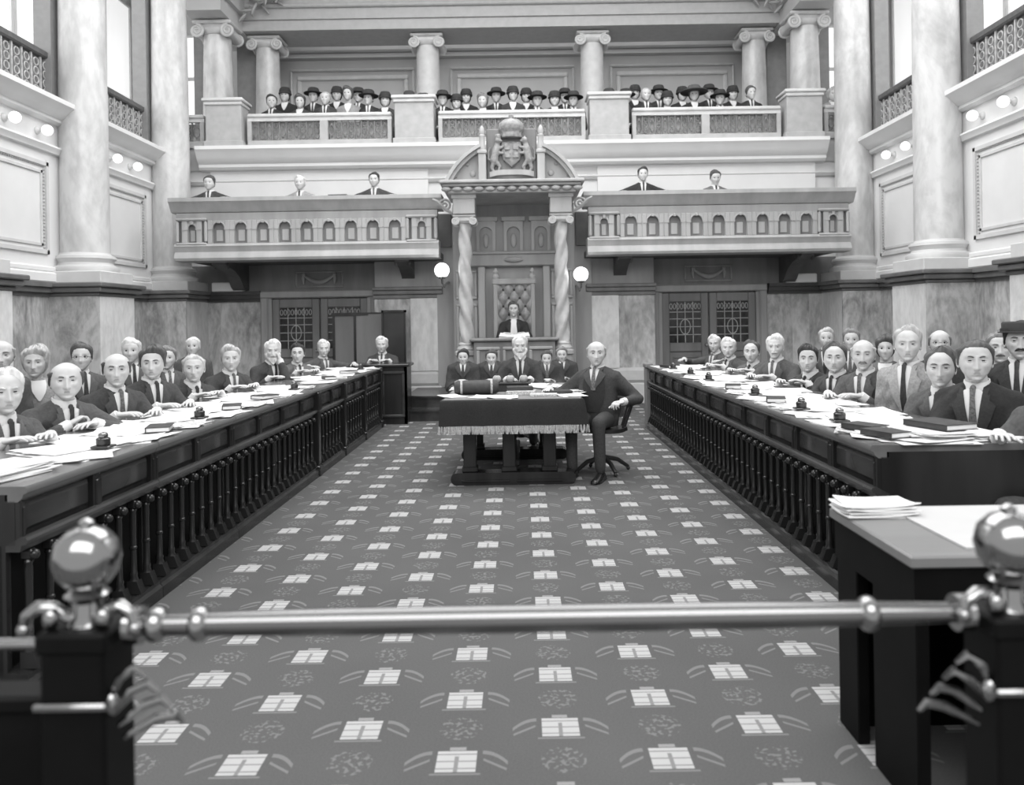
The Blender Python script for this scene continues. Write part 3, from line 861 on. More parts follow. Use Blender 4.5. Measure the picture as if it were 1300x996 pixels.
for s, side in ((-1, 'left'), (1, 'right')):
    xx = lambda v, s=s: X0 + s * v
    a = MB(); b_ = MB(); c = MB()
    a.box(xx(4.46), xx(4.9), 13.92, 14, .16, DZ); b_.box(xx(4.9), xx(5.2), 13.92, 14, .16, DZ); a.box(xx(5.2), xx(5.75), 13.92, 14, .16, DZ)
    trim(a, MARBD); trim(b_, MARBB)
    for (o, z0, z1) in ((.04, DZ, DZ + .05), (.08, DZ + .05, DZ + .12), (.12, DZ + .12, DZ1)): c.box(xx(4.46), xx(6.1), 13.9 - o, 14, z0, z1)
    trim(c, DADOD)
    trim(MB().box(xx(4.46), xx(6.1), 13.86, 14, 0, .16), DADOD)
    trim(MB().box(xx(4.46), xx(6.1), 13.93, 14, DZ1, 2.5), OAKD)
    trim(MB().box(xx(4.75), xx(5.3), 13.78, 13.95, DZ1, 2.2, bev=.015), PLAST)
    # pier between door and canopy: marble slabs on a white base
    trim(MB().box(xx(1.30), xx(1.78), 13.46, 14, .62, DZ), MARBL)
    trim(MB().box(xx(1.78), xx(2.40), 13.5, 14, .62, DZ), MARBB)
    trim(MB().box(xx(1.26), xx(2.42), 13.42, 14, .0, .36, bev=.02).box(xx(1.28), xx(2.41), 13.44, 14, .36, .62, bev=.05), M('white_plinth_' + side, .6, .4, .06))
    pc = MB()
    for (o, z0, z1) in ((.02, DZ, DZ + .07), (.07, DZ + .07, DZ + .14), (.11, DZ + .14, DZ1 + .02)): pc.box(xx(1.22), xx(2.42), 13.48 - o, 14, z0, z1, bev=.01)
    trim(pc, OAKD)
    trim(MB().box(xx(1.22), xx(2.40), 13.55, 14, DZ1 + .02, 2.6), OAK)

# ------------------------------------------------------------------ doors under the balcony
def door(nm, x0, x1, other):
    d = thing(nm, None, None); d['kind'] = 'structure'
    Y = 13.86; zt = 2.0
    fr = MB().box(x0, x0 + .13, Y - .06, 14, 0, zt, bev=.02).box(x1 - .13, x1, Y - .06, 14, 0, zt, bev=.02).box(x0, x1, Y - .08, 14, zt - .09, zt + .04, bev=.02)
    fr.box(x0 + .13, x0 + .19, Y - .02, 14, 0, zt - .09).box(x1 - .19, x1 - .13, Y - .02, 14, 0, zt - .09)
    fr.build('door_frame', OAK, d)
    xm = (x0 + x1) / 2
    for k, (a, b_) in enumerate(((x0 + .19, xm - .01), (xm + .01, x1 - .19))):
        lf = MB()
        sw = .13; g0, g1 = 1.02, 1.74
        lf.box(a, a + sw, Y, Y + .06, .02, zt - .1, bev=.012).box(b_ - sw, b_, Y, Y + .06, .02, zt - .1, bev=.012)
        lf.box(a + sw, b_ - sw, Y, Y + .06, g1, zt - .1, bev=.012).box(a + sw, b_ - sw, Y, Y + .06, g0 - .16, g0, bev=.012).box(a + sw, b_ - sw, Y, Y + .06, .02, .24, bev=.012)
        lf.box(a + sw, b_ - sw, Y + .03, Y + .06, .24, g0 - .16)
        frame_y(lf, a + sw + .05, b_ - sw - .05, .32, g0 - .24, Y + .03, .03, .02)
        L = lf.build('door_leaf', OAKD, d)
        gl = MB().box(a + sw, b_ - sw, Y + .025, Y + .035, g0, g1); gl.build('glass', GLASSD, L)
        ld = MB(); wx = b_ - a - 2 * sw
        for q in range(1, 4): ld.box(a + sw + wx * q / 4 - .006, a + sw + wx * q / 4 + .006, Y + .012, Y + .024, g0, g1)
        for zz in (1.16, 1.30, 1.44, 1.56): ld.box(a + sw, b_ - sw, Y + .012, Y + .024, zz - .006, zz + .006)
        cx = (a + b_) / 2
        ld.tube([(cx + .09 * math.cos(t), Y + .015, 1.30 + .13 * math.sin(t)) for t in np.linspace(0, 2 * PI, 17)[:-1]], .008, 5, loop=True)
        for q in range(9):
            ld.tube([(a + sw + wx * (q + .5) / 9 + .022 * math.cos(t), Y + .015, 1.66 + .05 * math.sin(t)) for t in np.linspace(0, 2 * PI, 9)[:-1]], .007, 5, loop=True)
        ld.build('leading', M('lead_%s_%d' % (nm, k), .45, .4, .2), L)
        MB().lathe([(.02, 0), (.025, .02), (.03, .045), (.018, .065)], (0, 0, 0), 12, axis='y').merge(MB()).build('handle', BRASS, L).location = ((b_ - .05) if k == 0 else (a + .05), Y - .06, .98)
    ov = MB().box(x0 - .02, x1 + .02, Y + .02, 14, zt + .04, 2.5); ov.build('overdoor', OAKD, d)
    fr2 = MB(); frame_y(fr2, xm - .42, xm + .42, 2.09, 2.38, Y + .02, .03, .03); fr2.build('overdoor_frame', OAK, d)
    sg = MB()
    pts = [(xm - .26 + .52 * t, Y - .02, 2.30 - .12 * math.sin(PI * t)) for t in np.linspace(0, 1, 15)]
    sg.tube(pts, [.016 + .028 * math.sin(PI * t) for t in np.linspace(0, 1, 15)], 8)
    for sx in (-1, 1):
        sg.tube([(xm + sx * .27, Y - .02, 2.32), (xm + sx * .28, Y - .02, 2.25), (xm + sx * .27, Y - .02, 2.15)], [.02, .03, .012], 7); sg.ell((xm + sx * .27, Y - .02, 2.32), (.035, .03, .03))
    sg.build('carved_swag', OAK, d)
door('door_1', -4.56, -2.50, 0); door('door_2', 2.30, 4.33, 0)

# ------------------------------------------------------------------ lower balconies
def arch_header(x0, x1, z0, zs, z1, n=10):
    """block x0..x1, z0..z1 with an arched opening springing at zs"""
    r = (x1 - x0) / 2; cx = (x0 + x1) / 2
    P1 = [(cx + r * math.cos(t), zs + r * math.sin(t)) for t in np.linspace(PI, 0, n)]
    P2 = [(x, z1) for x, z in P1]
    return P1, P2
def balcony(label, x0, x1):
    t = thing('balcony', label, 'balcony')
    Yf = 12.5
    pr = [(Yf + .3, 3.47), (Yf - .10, 3.47), (Yf - .10, 3.41), (Yf - .06, 3.37), (Yf - .02, 3.30), (Yf + .02, 3.25), (Yf + .3, 3.24)]
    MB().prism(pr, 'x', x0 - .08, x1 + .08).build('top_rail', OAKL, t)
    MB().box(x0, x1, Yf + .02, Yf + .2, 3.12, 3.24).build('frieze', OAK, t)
    MB().box(x0, x1, Yf + .07, Yf + .14, 2.72, 3.13).build('panel_board', OAKD, t)  # darker board, shade of the niches put into its colour
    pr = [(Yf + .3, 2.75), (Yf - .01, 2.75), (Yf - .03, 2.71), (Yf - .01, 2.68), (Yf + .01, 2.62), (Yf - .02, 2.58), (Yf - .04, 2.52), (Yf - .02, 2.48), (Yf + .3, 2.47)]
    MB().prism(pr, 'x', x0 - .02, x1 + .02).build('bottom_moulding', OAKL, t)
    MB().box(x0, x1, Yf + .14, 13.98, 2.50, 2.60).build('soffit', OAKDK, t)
    ew = .50; n = 9; w = (x1 - x0 - 2 * ew) / n
    def niche(a, b_, pw):
        m = MB()
        m.box(a, a + pw, Yf, Yf + .08, 2.75, 3.12, bev=.008).box(b_ - pw, b_, Yf, Yf + .08, 2.75, 3.12, bev=.008)
        zs = 3.015
        P1, P2 = arch_header(a + pw, b_ - pw, 0, zs - .02, 3.14)
        P2 = [(x, 3.12) for x, z in P1]
        m.strip(P1, P2, 'y', Yf + .02, Yf + .08)
        c = (a + b_) / 2; r = (b_ - a) / 2 - pw
        m.tube([(c + r * math.cos(q), Yf + .015, zs - .02 + r * math.sin(q)) for q in np.linspace(0, PI, 11)], .012, 6)
        m.box(c - .025, c + .025, Yf - .01, Yf + .04, min(zs + r - .035, 3.07), 3.12, bev=.008)
        m.box(a + pw * .1, a + pw * 1.1, Yf - .01, Yf + .05, zs - .045, zs - .02); m.box(b_ - pw * 1.1, b_ - pw * .1, Yf - .01, Yf + .05, zs - .045, zs - .02)
        # figure-less recessed panel
        m.box(c - r * .55, c + r * .5, Yf + .058, Yf + .072, 2.79, 2.97, bev=.006)
        return m
    for i in range(n):
        a = x0 + ew + w * i; niche(a, a + w, w * .21).build('arched_niche', OAKL, t)
    for a, b_ in ((x0, x0 + ew), (x1 - ew, x1)):
        m = niche(a + .09, b_ - .09, .09); frame_y(m, a, b_, 2.72, 3.16, Yf + .02, .05, .05); m.build('end_panel', OAKL, t)
    # console brackets
    for bx in (x0 + .55 if x0 < 0 else x1 - .55, x1 - .62 if x0 < 0 else x0 + .62):
        m = MB()
        prof = [(13.98, 2.50), (12.8, 2.50), (12.8, 2.44), (13.0, 2.40), (13.25, 2.36), (13.5, 2.25), (13.66, 2.10), (13.75, 2.06), (13.98, 2.06)]
        m.prism(prof, 'x', bx - .11, bx + .11)
        for sx in (-1, 1): m.tube([(bx + sx * .11, 12.93 + .06 * math.cos(q) * (1 - q / 14), 2.42 + .05 * math.sin(q) * (1 - q / 14)) for q in np.linspace(0, 11, 24)], .018, 5)
        m.build('bracket', OAKDK, t)
    return t
balcony('carved oak balcony with arched niches over the left door', -5.45, -1.30)
balcony('carved oak balcony with arched niches over the right door', 1.10, 5.24)

# ------------------------------------------------------------------ upper gallery
for i, (c, lb) in enumerate(((-5.12, 'far left'), (-1.80, 'left of the crest'), (1.60, 'right of the crest'), (5.0, 'far right'))):
    t = thing('pedestal', 'square grey stone pedestal of the upper gallery front, %s' % lb, 'pedestal')
    hw_ = .34 if i in (1, 2) else .31
    MB().box(c - hw_, c + hw_, 13.70, 14.1, 4.56, 5.34, bev=.01).build('block', STONEG, t)
    MB().box(c - hw_ - .05, c + hw_ + .05, 13.64, 14.15, 5.34, 5.40, bev=.015).box(c - hw_ - .02, c + hw_ + .02, 13.67, 14.12, 5.28, 5.34, bev=.01).build('cap_stone', STONE, t)
    MB().box(c - hw_ - .03, c + hw_ + .03, 13.67, 14.1, 4.56, 4.66, bev=.01).build('foot_moulding', STONEG, t)
def grille_railing(label, x0, x1, mull):
    t = thing('gallery_railing', label, 'railing'); Y = 13.86
    MB().box(x0, x1, Y - .07, Y + .07, 5.08, 5.15, bev=.02).box(x0, x1, Y - .04, Y + .04, 5.02, 5.08).build('top_rail', STONE, t)
    MB().box(x0, x1, Y - .06, Y + .06, 4.56, 4.68, bev=.01).build('bottom_rail', STONEG, t)
    xs = [x0] + mull + [x1]
    for m_ in xs: 
        a = max(x0, m_ - .07); b_ = min(x1, m_ + .07); MB().box(a, b_, Y - .05, Y + .05, 4.68, 5.02).build('rail_post', STONEG, t)
    for a, b_ in zip(xs[:-1], xs[1:]):
        g = MB(); a += .07; b_ -= .07; n = max(2, int((b_ - a) / .115)); w = (b_ - a) / n
        for q in range(n + 1): g.box(a + w * q - .010, a + w * q + .010, Y - .012, Y + .012, 4.68, 5.02)
        for q in range(n):
            c = a + w * (q + .5)
            if q % 2 == 0:
                g.tube([(c + w * .38 * math.cos(v), Y, 4.85 + .09 * math.sin(v)) for v in np.linspace(0, 2 * PI, 11)[:-1]], .011, 5, loop=True)
                g.ell((c, Y, 4.95), (.025, .015, .03), nu=7, nv=5); g.ell((c, Y, 4.75), (.025, .015, .03), nu=7, nv=5)
            else:
                for zc in (4.75, 4.85, 4.95): g.tube([(c + w * .3 * math.cos(v), Y, zc + .04 * math.sin(v)) for v in np.linspace(0, 2 * PI, 9)[:-1]], .010, 5, loop=True)
        g.build('iron_grille', M('gallery_iron_%d' % int(a * 10 + 99), .17, .5, .3), t)
        MB().box(a, b_, Y + .10, Y + .12, 4.6, 5.02).build('backing_cloth', M('gallery_backing_%d' % int(a * 10 + 99), .55, .9, .3, 12), t)
grille_railing('stone and iron gallery railing above the left balcony', -4.74, -2.21, [-3.40])
grille_railing('stone and iron gallery railing behind the carved crest', -1.39, 1.19, [])
grille_railing('stone and iron gallery railing above the right balcony', 2.01, 4.62, [3.30])
grille_railing('short stone and iron gallery railing in the far left corner', -6.1, -5.50, [])
grille_railing('short stone and iron gallery railing in the far right corner', 5.38, 5.95, [])
for i, x in enumerate((-5.05, -1.80, 1.53, 4.82)):
    column('pale fluted stone column behind the upper gallery, %s' % ('leftmost of the back row', 'left of the crest', 'right of the crest', 'rightmost of the back row')[i], x, 16.0, 4.42, 7.25, .25, MARBCP if i in (0, 3) else STONE, 'gallery columns', m_cap=STONE)
for s, side in ((-1, 'left'), (1, 'right')):
    column('stout pale marble column at the %s front corner of the upper gallery' % side, X0 + s * 5.62, 15.1, 4.42, 7.22, .28, MARBC, 'gallery corner columns', m_cap=STONE)
    trim(MB().box(X0 + s * 5.95, X0 + s * 6.25, 15.5, 15.9, 4.42, 7.22), M('pilaster_%s' % side, .2, .6, .1))
    trim(MB().box(X0 + s * 5.25, X0 + s * 5.65, 16.2, 17.3, 4.42, 7.22), M('pilaster_b_%s' % side, .24, .6, .1))
en = MB().box(-5.5, 5.3, 15.55, 16.5, 7.25, 7.45).box(-5.5, 5.3, 15.50, 16.5, 7.45, 7.66).box(-5.5, 5.3, 15.42, 16.5, 7.66, 7.74, bev=.02).box(-5.5, 5.3, 15.46, 16.5, 7.74, 8.2).box(-5.5, 5.3, 15.3, 16.5, 8.2, 8.75)
trim(en, M('entablature_plaster', .46, .6, .06))
for s in (-1, 1):
    trim(MB().box(X0 + s * 5.3, X0 + s * 6.0, 14.4, 16.6, 7.22, 7.5).box(X0 + s * 5.22, X0 + s * 6.1, 14.4, 16.6, 7.5, 8.75), PLASTG)
# carved rosettes on the entablature and foliage where it meets the side
for i, (x, nm) in enumerate(((-1.80, 'left'), (1.53, 'right'))):
    r = MB()
    for q in range(7): a = q * 2 * PI / 7; r.ell((x + .10 * math.cos(a), 15.44, 7.97 + .10 * math.sin(a)), (.06, .03, .06), nu=8, nv=5)
    r.ell((x, 15.42, 7.97), (.06, .05, .06)); o = r.build('carved_rosette', STONE); tag(o, 'carved rosette on the entablature above the %s middle gallery column' % nm, 'ornament')
for s, side in ((-1, 'left'), (1, 'right')):
    r = MB(); rr = random.Random(3 + s)
    for q in range(26):
        t = q / 25; c = (X0 + s * (5.30 - .9 * t), 15.25 + .15 * math.sin(q), 7.62 + .28 * math.sin(q * 1.7) * (1 - t) + .2 * t)
        r.ell(c, (.03, .04, .13), R=Matrix.Rotation(q * 1.3, 3, 'Y'), nu=8, nv=5)
    o = r.build('carved_foliage', STONEG); tag(o, 'dark carved foliage cluster at the %s end of the upper entablature' % side, 'ornament')
# ------------------------------------------------------------------ speaker's dais, canopy and throne
t = thing('dais', 'dark stepped dais below the carved canopy', 'platform')
def rstep(x0, x1, y0, y1, z0, z1, r=.35):
    pts = [(x1, y1), (x0, y1)] + [(x0 + r - r * math.cos(a), y0 + r - r * math.sin(a)) for a in np.linspace(0, PI / 2, 7)] + [(x1 - r + r * math.sin(a), y0 + r - r * math.cos(a)) for a in np.linspace(0, PI / 2, 7)]
    m = MB().prism(pts, 'z', z0, z1 - .03)
    q = [(x1 + .02, y1), (x0 - .02, y1)] + [(x0 + r - (r + .02) * math.cos(a), y0 + r - (r + .02) * math.sin(a)) for a in np.linspace(0, PI / 2, 7)] + [(x1 - r + (r + .02) * math.sin(a), y0 + r - (r + .02) * math.cos(a)) for a in np.linspace(0, PI / 2, 7)]
    return m.prism(q, 'z', z1 - .03, z1)
rstep(-2.0, 1.55, 11.55, 13.42, 0, .17).build('step', WOODP, t)
rstep(-1.75, 1.35, 11.85, 13.42, .17, .34).build('step', WOODP, t)

t = thing('speaker_canopy', 'tall carved wooden canopy with spiral columns and broken pediment over the throne', 'canopy')
for s in (-1, 1):
    x = X0 + s * .745; y = 12.25
    p = MB().box(x - .17, x + .17, y - .17, y + .17, .34, .50, bev=.015).box(x - .14, x + .14, y - .14, y + .14, .50, .92, bev=.01).box(x - .17, x + .17, y - .17, y + .17, .92, 1.0, bev=.015)
    p.build('column_pedestal', OAK, t)
    n = 130; seg = 30; rings = []
    for i in range(n + 1):
        z = 1.0 + .10 + (2.98 - 1.10) * i / n; a = np.arange(seg) * 2 * PI / seg
        r = (.108 - .018 * i / n) * (1 + .15 * np.cos(3 * a - s * z * 15))
        rings.append(np.stack([x + r * np.cos(a), y + r * np.sin(a), np.full(seg, z)], 1))
    m = MB().loft(rings); m.lathe([(.15, 1.0), (.155, 1.03), (.13, 1.06), (.125, 1.08), (.13, 1.10), (.105, 1.13)], (x, y, 0), 20)
    m.build('spiral_column', M('spiral_column_%d' % s, .46, .35, .12, 8), t)
    c = ionic(MB(), x, y, 2.97, .125); c.build('capital', STONE, t)
    MB().box(x - .17, x + .17, y - .17, y + .17, 3.10, 3.40, bev=.012).box(x - .19, x + .19, y - .19, y + .19, 3.34, 3.40).build('impost_block', OAKL, t)
    # side scroll bracket
    b_ = MB()
    b_.tube([(x + s * (.20 + .02 + .10 * (1 - q / 12) * math.cos(q) * 1.0 + .08), y, 3.26 + .10 * (1 - q / 12) * math.sin(q)) for q in np.linspace(0, 11, 26)], .022, 6)
    b_.tube([(x + s * .20, y, 3.14), (x + s * .30, y, 3.20), (x + s * .42, y, 3.32), (x + s * .50, y, 3.36)], [.02, .03, .03, .02], 6)
    b_.build('scroll_bracket', OAK, t)
en = MB()
for (o, z0, z1) in ((0, 3.40, 3.46), (.07, 3.50, 3.54), (.12, 3.54, 3.59)):
    en.box(X0 - .98 - o, X0 + .98 + o, 11.98 - o, 13.9, z0, z1, bev=.012)
en.box(X0 - .98, X0 + .98, 12.0, 13.9, 3.46, 3.50)
en.build('entablature', OAKL, t)
dn = MB()
for q in range(13): 
    x = X0 - 1.0 + 2.0 * q / 12; dn.ell((x, 11.95, 3.46), (.075, .05, .04), nu=10, nv=6)
dn.build('gadroon_band', OAKL, t)
# pediment
cz = 3.14; Ro = 1.12
for s in (-1, 1):
    A = np.linspace(math.radians(24), math.radians(64), 12)
    po = [(X0 + s * Ro * math.cos(a), cz + Ro * math.sin(a)) for a in A]; pi_ = [(X0 + s * (Ro - .10) * math.cos(a), cz + (Ro - .10) * math.sin(a)) for a in A]
    pm = [(X0 + s * (Ro - .05) * math.cos(a), cz + (Ro - .05) * math.sin(a)) for a in A]
    m = MB().strip(po, pm, 'y', 11.95, 12.4).strip(pm, pi_, 'y', 12.02, 12.4); m.build('pediment_arc', OAKL, t)
    f = MB().strip(pi_, [(x, 3.57) for x, z in pi_], 'y', 12.12, 12.3)
    for (dx, dz, rr) in ((.86, 3.68, .022), (.68, 3.86, .028), (.60, 3.72, .05)): f.ell((X0 + s * dx, 12.11, dz), (rr, .02, rr), nu=10, nv=6)
    f.build('tympanum', OAK, t)
    x = X0 + s * .45
    f = MB().box(x - .06, x + .06, 11.98, 12.3, 3.58, 4.02, bev=.012).box(x - .075, x + .075, 11.96, 12.3, 4.0, 4.06, bev=.012)
    f.lathe([(.055, 4.06), (.06, 4.10), (.05, 4.16), (.042, 4.26), (.05, 4.29), (.035, 4.31), (.045, 4.36), (.03, 4.42), (.008, 4.45)], (x, 12.08, 0), 14)
    f.build('finial_post', STONE if False else OAKL, t)
c = X0
MB().box(c - .39, c + .39, 12.16, 12.3, 3.58, 4.42, bev=.02).build('crest_board', OAKD, t)
cr = MB()
sh = [(-.15, .17), (0, .19), (.15, .17), (.155, .02), (.12, -.10), (0, -.2), (-.12, -.10), (-.155, .02)]
cr.loft([[(c + x * k, 12.15 - dd, 4.02 + z * k) for x, z in sh] for k, dd in ((1.05, 0), (1.0, .05), (.9, .06), (.3, .085))])
for x, z in ((-.06, .09), (.065, .09), (-.06, -.03), (.065, -.03)): cr.box(c + x - .045, c + x + .045, 12.05, 12.09, 4.02 + z - .045, 4.02 + z + .045, bev=.01)
o = cr.build('crest_shield', CARV, t)
for s in (-1, 1):                                                     # rearing supporters beside the shield
    b_ = MB(); K = lambda x, z, d=0: (c + s * x, 12.10 - d, 4.02 + z)
    b_.capsule(K(.27, -.10), K(.23, .08), .062, .055); b_.capsule(K(.23, .08), K(.21, .17), .05, .04); b_.ell(K(.20, .20, .02), (.052, .05, .05)); b_.capsule(K(.19, .195, .03), K(.15, .185, .04), .028, .02, 8)
    b_.capsule(K(.27, -.12), K(.31, -.22), .045, .03, 8); b_.capsule(K(.31, -.22), K(.25, -.32), .028, .022, 8); b_.capsule(K(.25, -.10), K(.18, -.20), .04, .028, 8); b_.capsule(K(.18, -.20), K(.22, -.31), .026, .02, 8)
    b_.capsule(K(.23, .06), K(.13, .10, .03), .03, .022, 8); b_.capsule(K(.24, .02), K(.14, .0, .03), .03, .022, 8)
    b_.tube([K(.30, -.14), K(.36, -.08), K(.35, .04), K(.32, .10)], [.018, .016, .014, .02], 6)
    if s > 0: b_.tube([K(.20, .24, .02), K(.23, .36, .02)], [.012, .003], 6)
    else: b_.lathe([(.05, .24), (.055, .28), (.02, .30)], (c + s * .20, 12.08, 4.02), 10)
    rem(b_, .012, 3).build('crest_supporter', CARV, t)
cw = MB().lathe([(.16, .24), (.17, .27), (.16, .30), (.17, .33), (.19, .36)], (c, 12.14, 4.02), 18)
for q in range(-2, 3): cw.ell((c + q * .075, 12.06, 4.40), (.032, .02, .045), nu=8, nv=5)
cw.lathe([(.17, .34), (.20, .40), (.19, .46), (.12, .52), (.03, .545), (.035, .56), (.04, .59), (.01, .62)], (c, 12.14, 4.02), 18)
cw.build('crest_crown', CARV, t)
sc_ = MB().loft([[(c - .34 + .68 * q, 12.09 - .03 * math.sin(q * 3 * PI), 3.70 + .04 * math.sin(q * PI) + h) for q in np.linspace(0, 1, 17)] for h in (-.04, .04)], closed=False); sc_.build('crest_ribbon', OAKL, t)
# back of the canopy
Yb = 13.25
bk = MB().box(c - 1.02, c + 1.02, Yb, Yb + .1, .34, 3.42)
bk.build('back_panel', OAK, t)
for x0, x1 in ((-.62, -.30), (-.16, .16), (.30, .62)):
    m = MB(); P1, P2 = arch_header(c + x0 + .05, c + x1 - .05, 0, 2.92, 3.1); P2 = [(x, 3.12) for x, z in P1]
    m.strip(P1, P2, 'y', Yb - .07, Yb); m.box(c + x0, c + x0 + .05, Yb - .07, Yb, 2.62, 3.12); m.box(c + x1 - .05, c + x1, Yb - .07, Yb, 2.62, 3.12)
    m.box(c + x0 - .04, c + x1 + .04, Yb - .10, Yb, 3.12, 3.20, bev=.01); m.ell((c + (x0 + x1) / 2, Yb - .02, 2.80), (.05, .03, .12))
    m.build('arched_niche', OAKL, t)
MB().box(c - .8, c + .8, Yb - .14, Yb, 2.36, 2.58, bev=.02).box(c - .84, c + .84, Yb - .18, Yb, 2.56, 2.61, bev=.01).ell((c, Yb - .16, 2.47), (.16, .04, .05)).build('frieze', OAK, t)
for s in (-1, 1):
    MB().box(c + s * .48, c + s * .60, Yb - .12, Yb, .34, 2.36, bev=.012).build('door_pilaster', OAKL, t)
    m = MB(); a, b_ = sorted((c + s * .62, c + s * .98)); frame_y(m, a, b_, .5, 1.75, Yb, .05, .03); frame_y(m, a, b_, 1.82, 2.32, Yb, .05, .03); m.build('side_frame', OAKL, t)
    # side walls joining canopy to the pier
    MB().box(c + s * 1.02, c + s * 1.32, 13.45, 13.6, .34, 3.3).build('side_wall', OAK, t)
    MB().box(c + s * 1.06, c + s * 1.30, 13.40, 13.45, 2.72, 3.28).build('side_niche', OAKDK, t)  # flat dark plate, shade of a niche put into its colour

t = thing('throne', 'tall throne with button tufted leather back behind the seated speaker', 'chair', (c, 12.95, .34))
L = MB(); nx, nz = 54, 72; x0, x1, z0, z1 = -.27, .27, .62, 1.72
g = []
for j in range(nz + 1):
    row = []
    for i in range(nx + 1):
        x = x0 + (x1 - x0) * i / nx; z = z0 + (z1 - z0) * j / nz
        u_ = (x / .09); v_ = (z / .135); q = abs(math.sin(PI * (u_ + v_) / 2)) * abs(math.sin(PI * (u_ - v_) / 2))
        row.append((x, -.03 - .05 * q ** .5, z))
    g.append(row)
L.loft(g, closed=False); L.build('tufted_back', LEATH, t)
bt = MB()
for j in range(0, 14):
    for i in range(-3, 4):
        z = .135 * j; x = .09 * i
        if (i + j) % 2 == 0 and .66 < z < 1.7 and abs(x) < .26: bt.ell((x, -.04, z), (.022, .018, .022), nu=8, nv=5)
bt.build('upholstery_button', BOOKD, t)  # dark buttons, shade of the tufting dimples put into the colour
MB().box(-.34, -.27, -.08, .06, 0, 1.72, bev=.01).box(.27, .34, -.08, .06, 0, 1.72, bev=.01).box(-.36, .36, -.09, .07, 1.70, 1.80, bev=.02).box(-.30, .30, -.02, .05, .5, 1.72).build('back_frame', OAK, t)
MB().lathe([(.05, 1.80), (.06, 1.84), (.03, 1.88), (.045, 1.92), (.01, 1.98)], (-.30, 0, 0), 12).lathe([(.05, 1.80), (.06, 1.84), (.03, 1.88), (.045, 1.92), (.01, 1.98)], (.30, 0, 0), 12).build('finial', OAKL, t)
MB().box(-.34, .34, -.58, -.04, .38, .48, bev=.03).build('seat', LEATH, t)
for s in (-1, 1):
    MB().box(s * .30, s * .38, -.56, 0, .66, .72, bev=.02).build('armrest', OAK, t)
    MB().box(s * .31, s * .37, -.55, -.49, 0, .66, bev=.01).build('leg', OAK, t)

t = thing('speaker_desk', 'carved wooden desk of the speaker in front of the throne', 'desk', (c, 11.98, .34))
MB().box(-.62, .62, -.02, .10, 0, .80, bev=.01).box(-.62, -.56, .1, .42, 0, .8).box(.56, .62, .1, .42, 0, .8).build('front_board', OAKD, t)
m = MB()
for a, b_ in ((-.58, -.22), (-.18, .18), (.22, .58)): frame_y(m, a, b_, .08, .72, -.02, .05, .03)
m.build('front_moulding', OAK, t)
MB().box(-.68, .68, -.06, .45, .80, .85, bev=.015).build('desk_top', OAKD, t)
o = MB().loft([[(c - .24, 12.10, 1.215), (c, 12.08, 1.20), (c + .24, 12.10, 1.215)], [(c - .22, 12.36, 1.27), (c, 12.34, 1.24), (c + .22, 12.36, 1.27)]], closed=False).box(c - .24, c + .24, 12.10, 12.36, 1.19, 1.20).build('open_book', PAPER); tag(o, 'large open white book on the speaker desk in front of the throne', 'book')
# two lit globes on arms
for px_, py_, nm in ((561, 343, 'left'), (737.5, 348, 'right')):
    p = P(px_, py_, 12.3); t = thing('globe_lamp', 'large lit white globe lamp on the %s of the throne canopy' % nm, 'lamp', tuple(p))
    MB().ell((0, 0, 0), (.115, .115, .115), nu=24, nv=16).build('globe', GLOBE, t)
    MB().lathe([(.05, -.13), (.06, -.10), (.04, -.09)], (0, 0, 0), 14).tube([(0, 0, -.12), (0, .05, -.20), (0, .35, -.24), (0, .8, -.16), (0, 1.18, -.12)], .018, 8).lathe([(.07, 1.16), (.07, 1.20)], (0, 0, -.12), 14, axis='y').build('bracket_arm', BRASS, t)

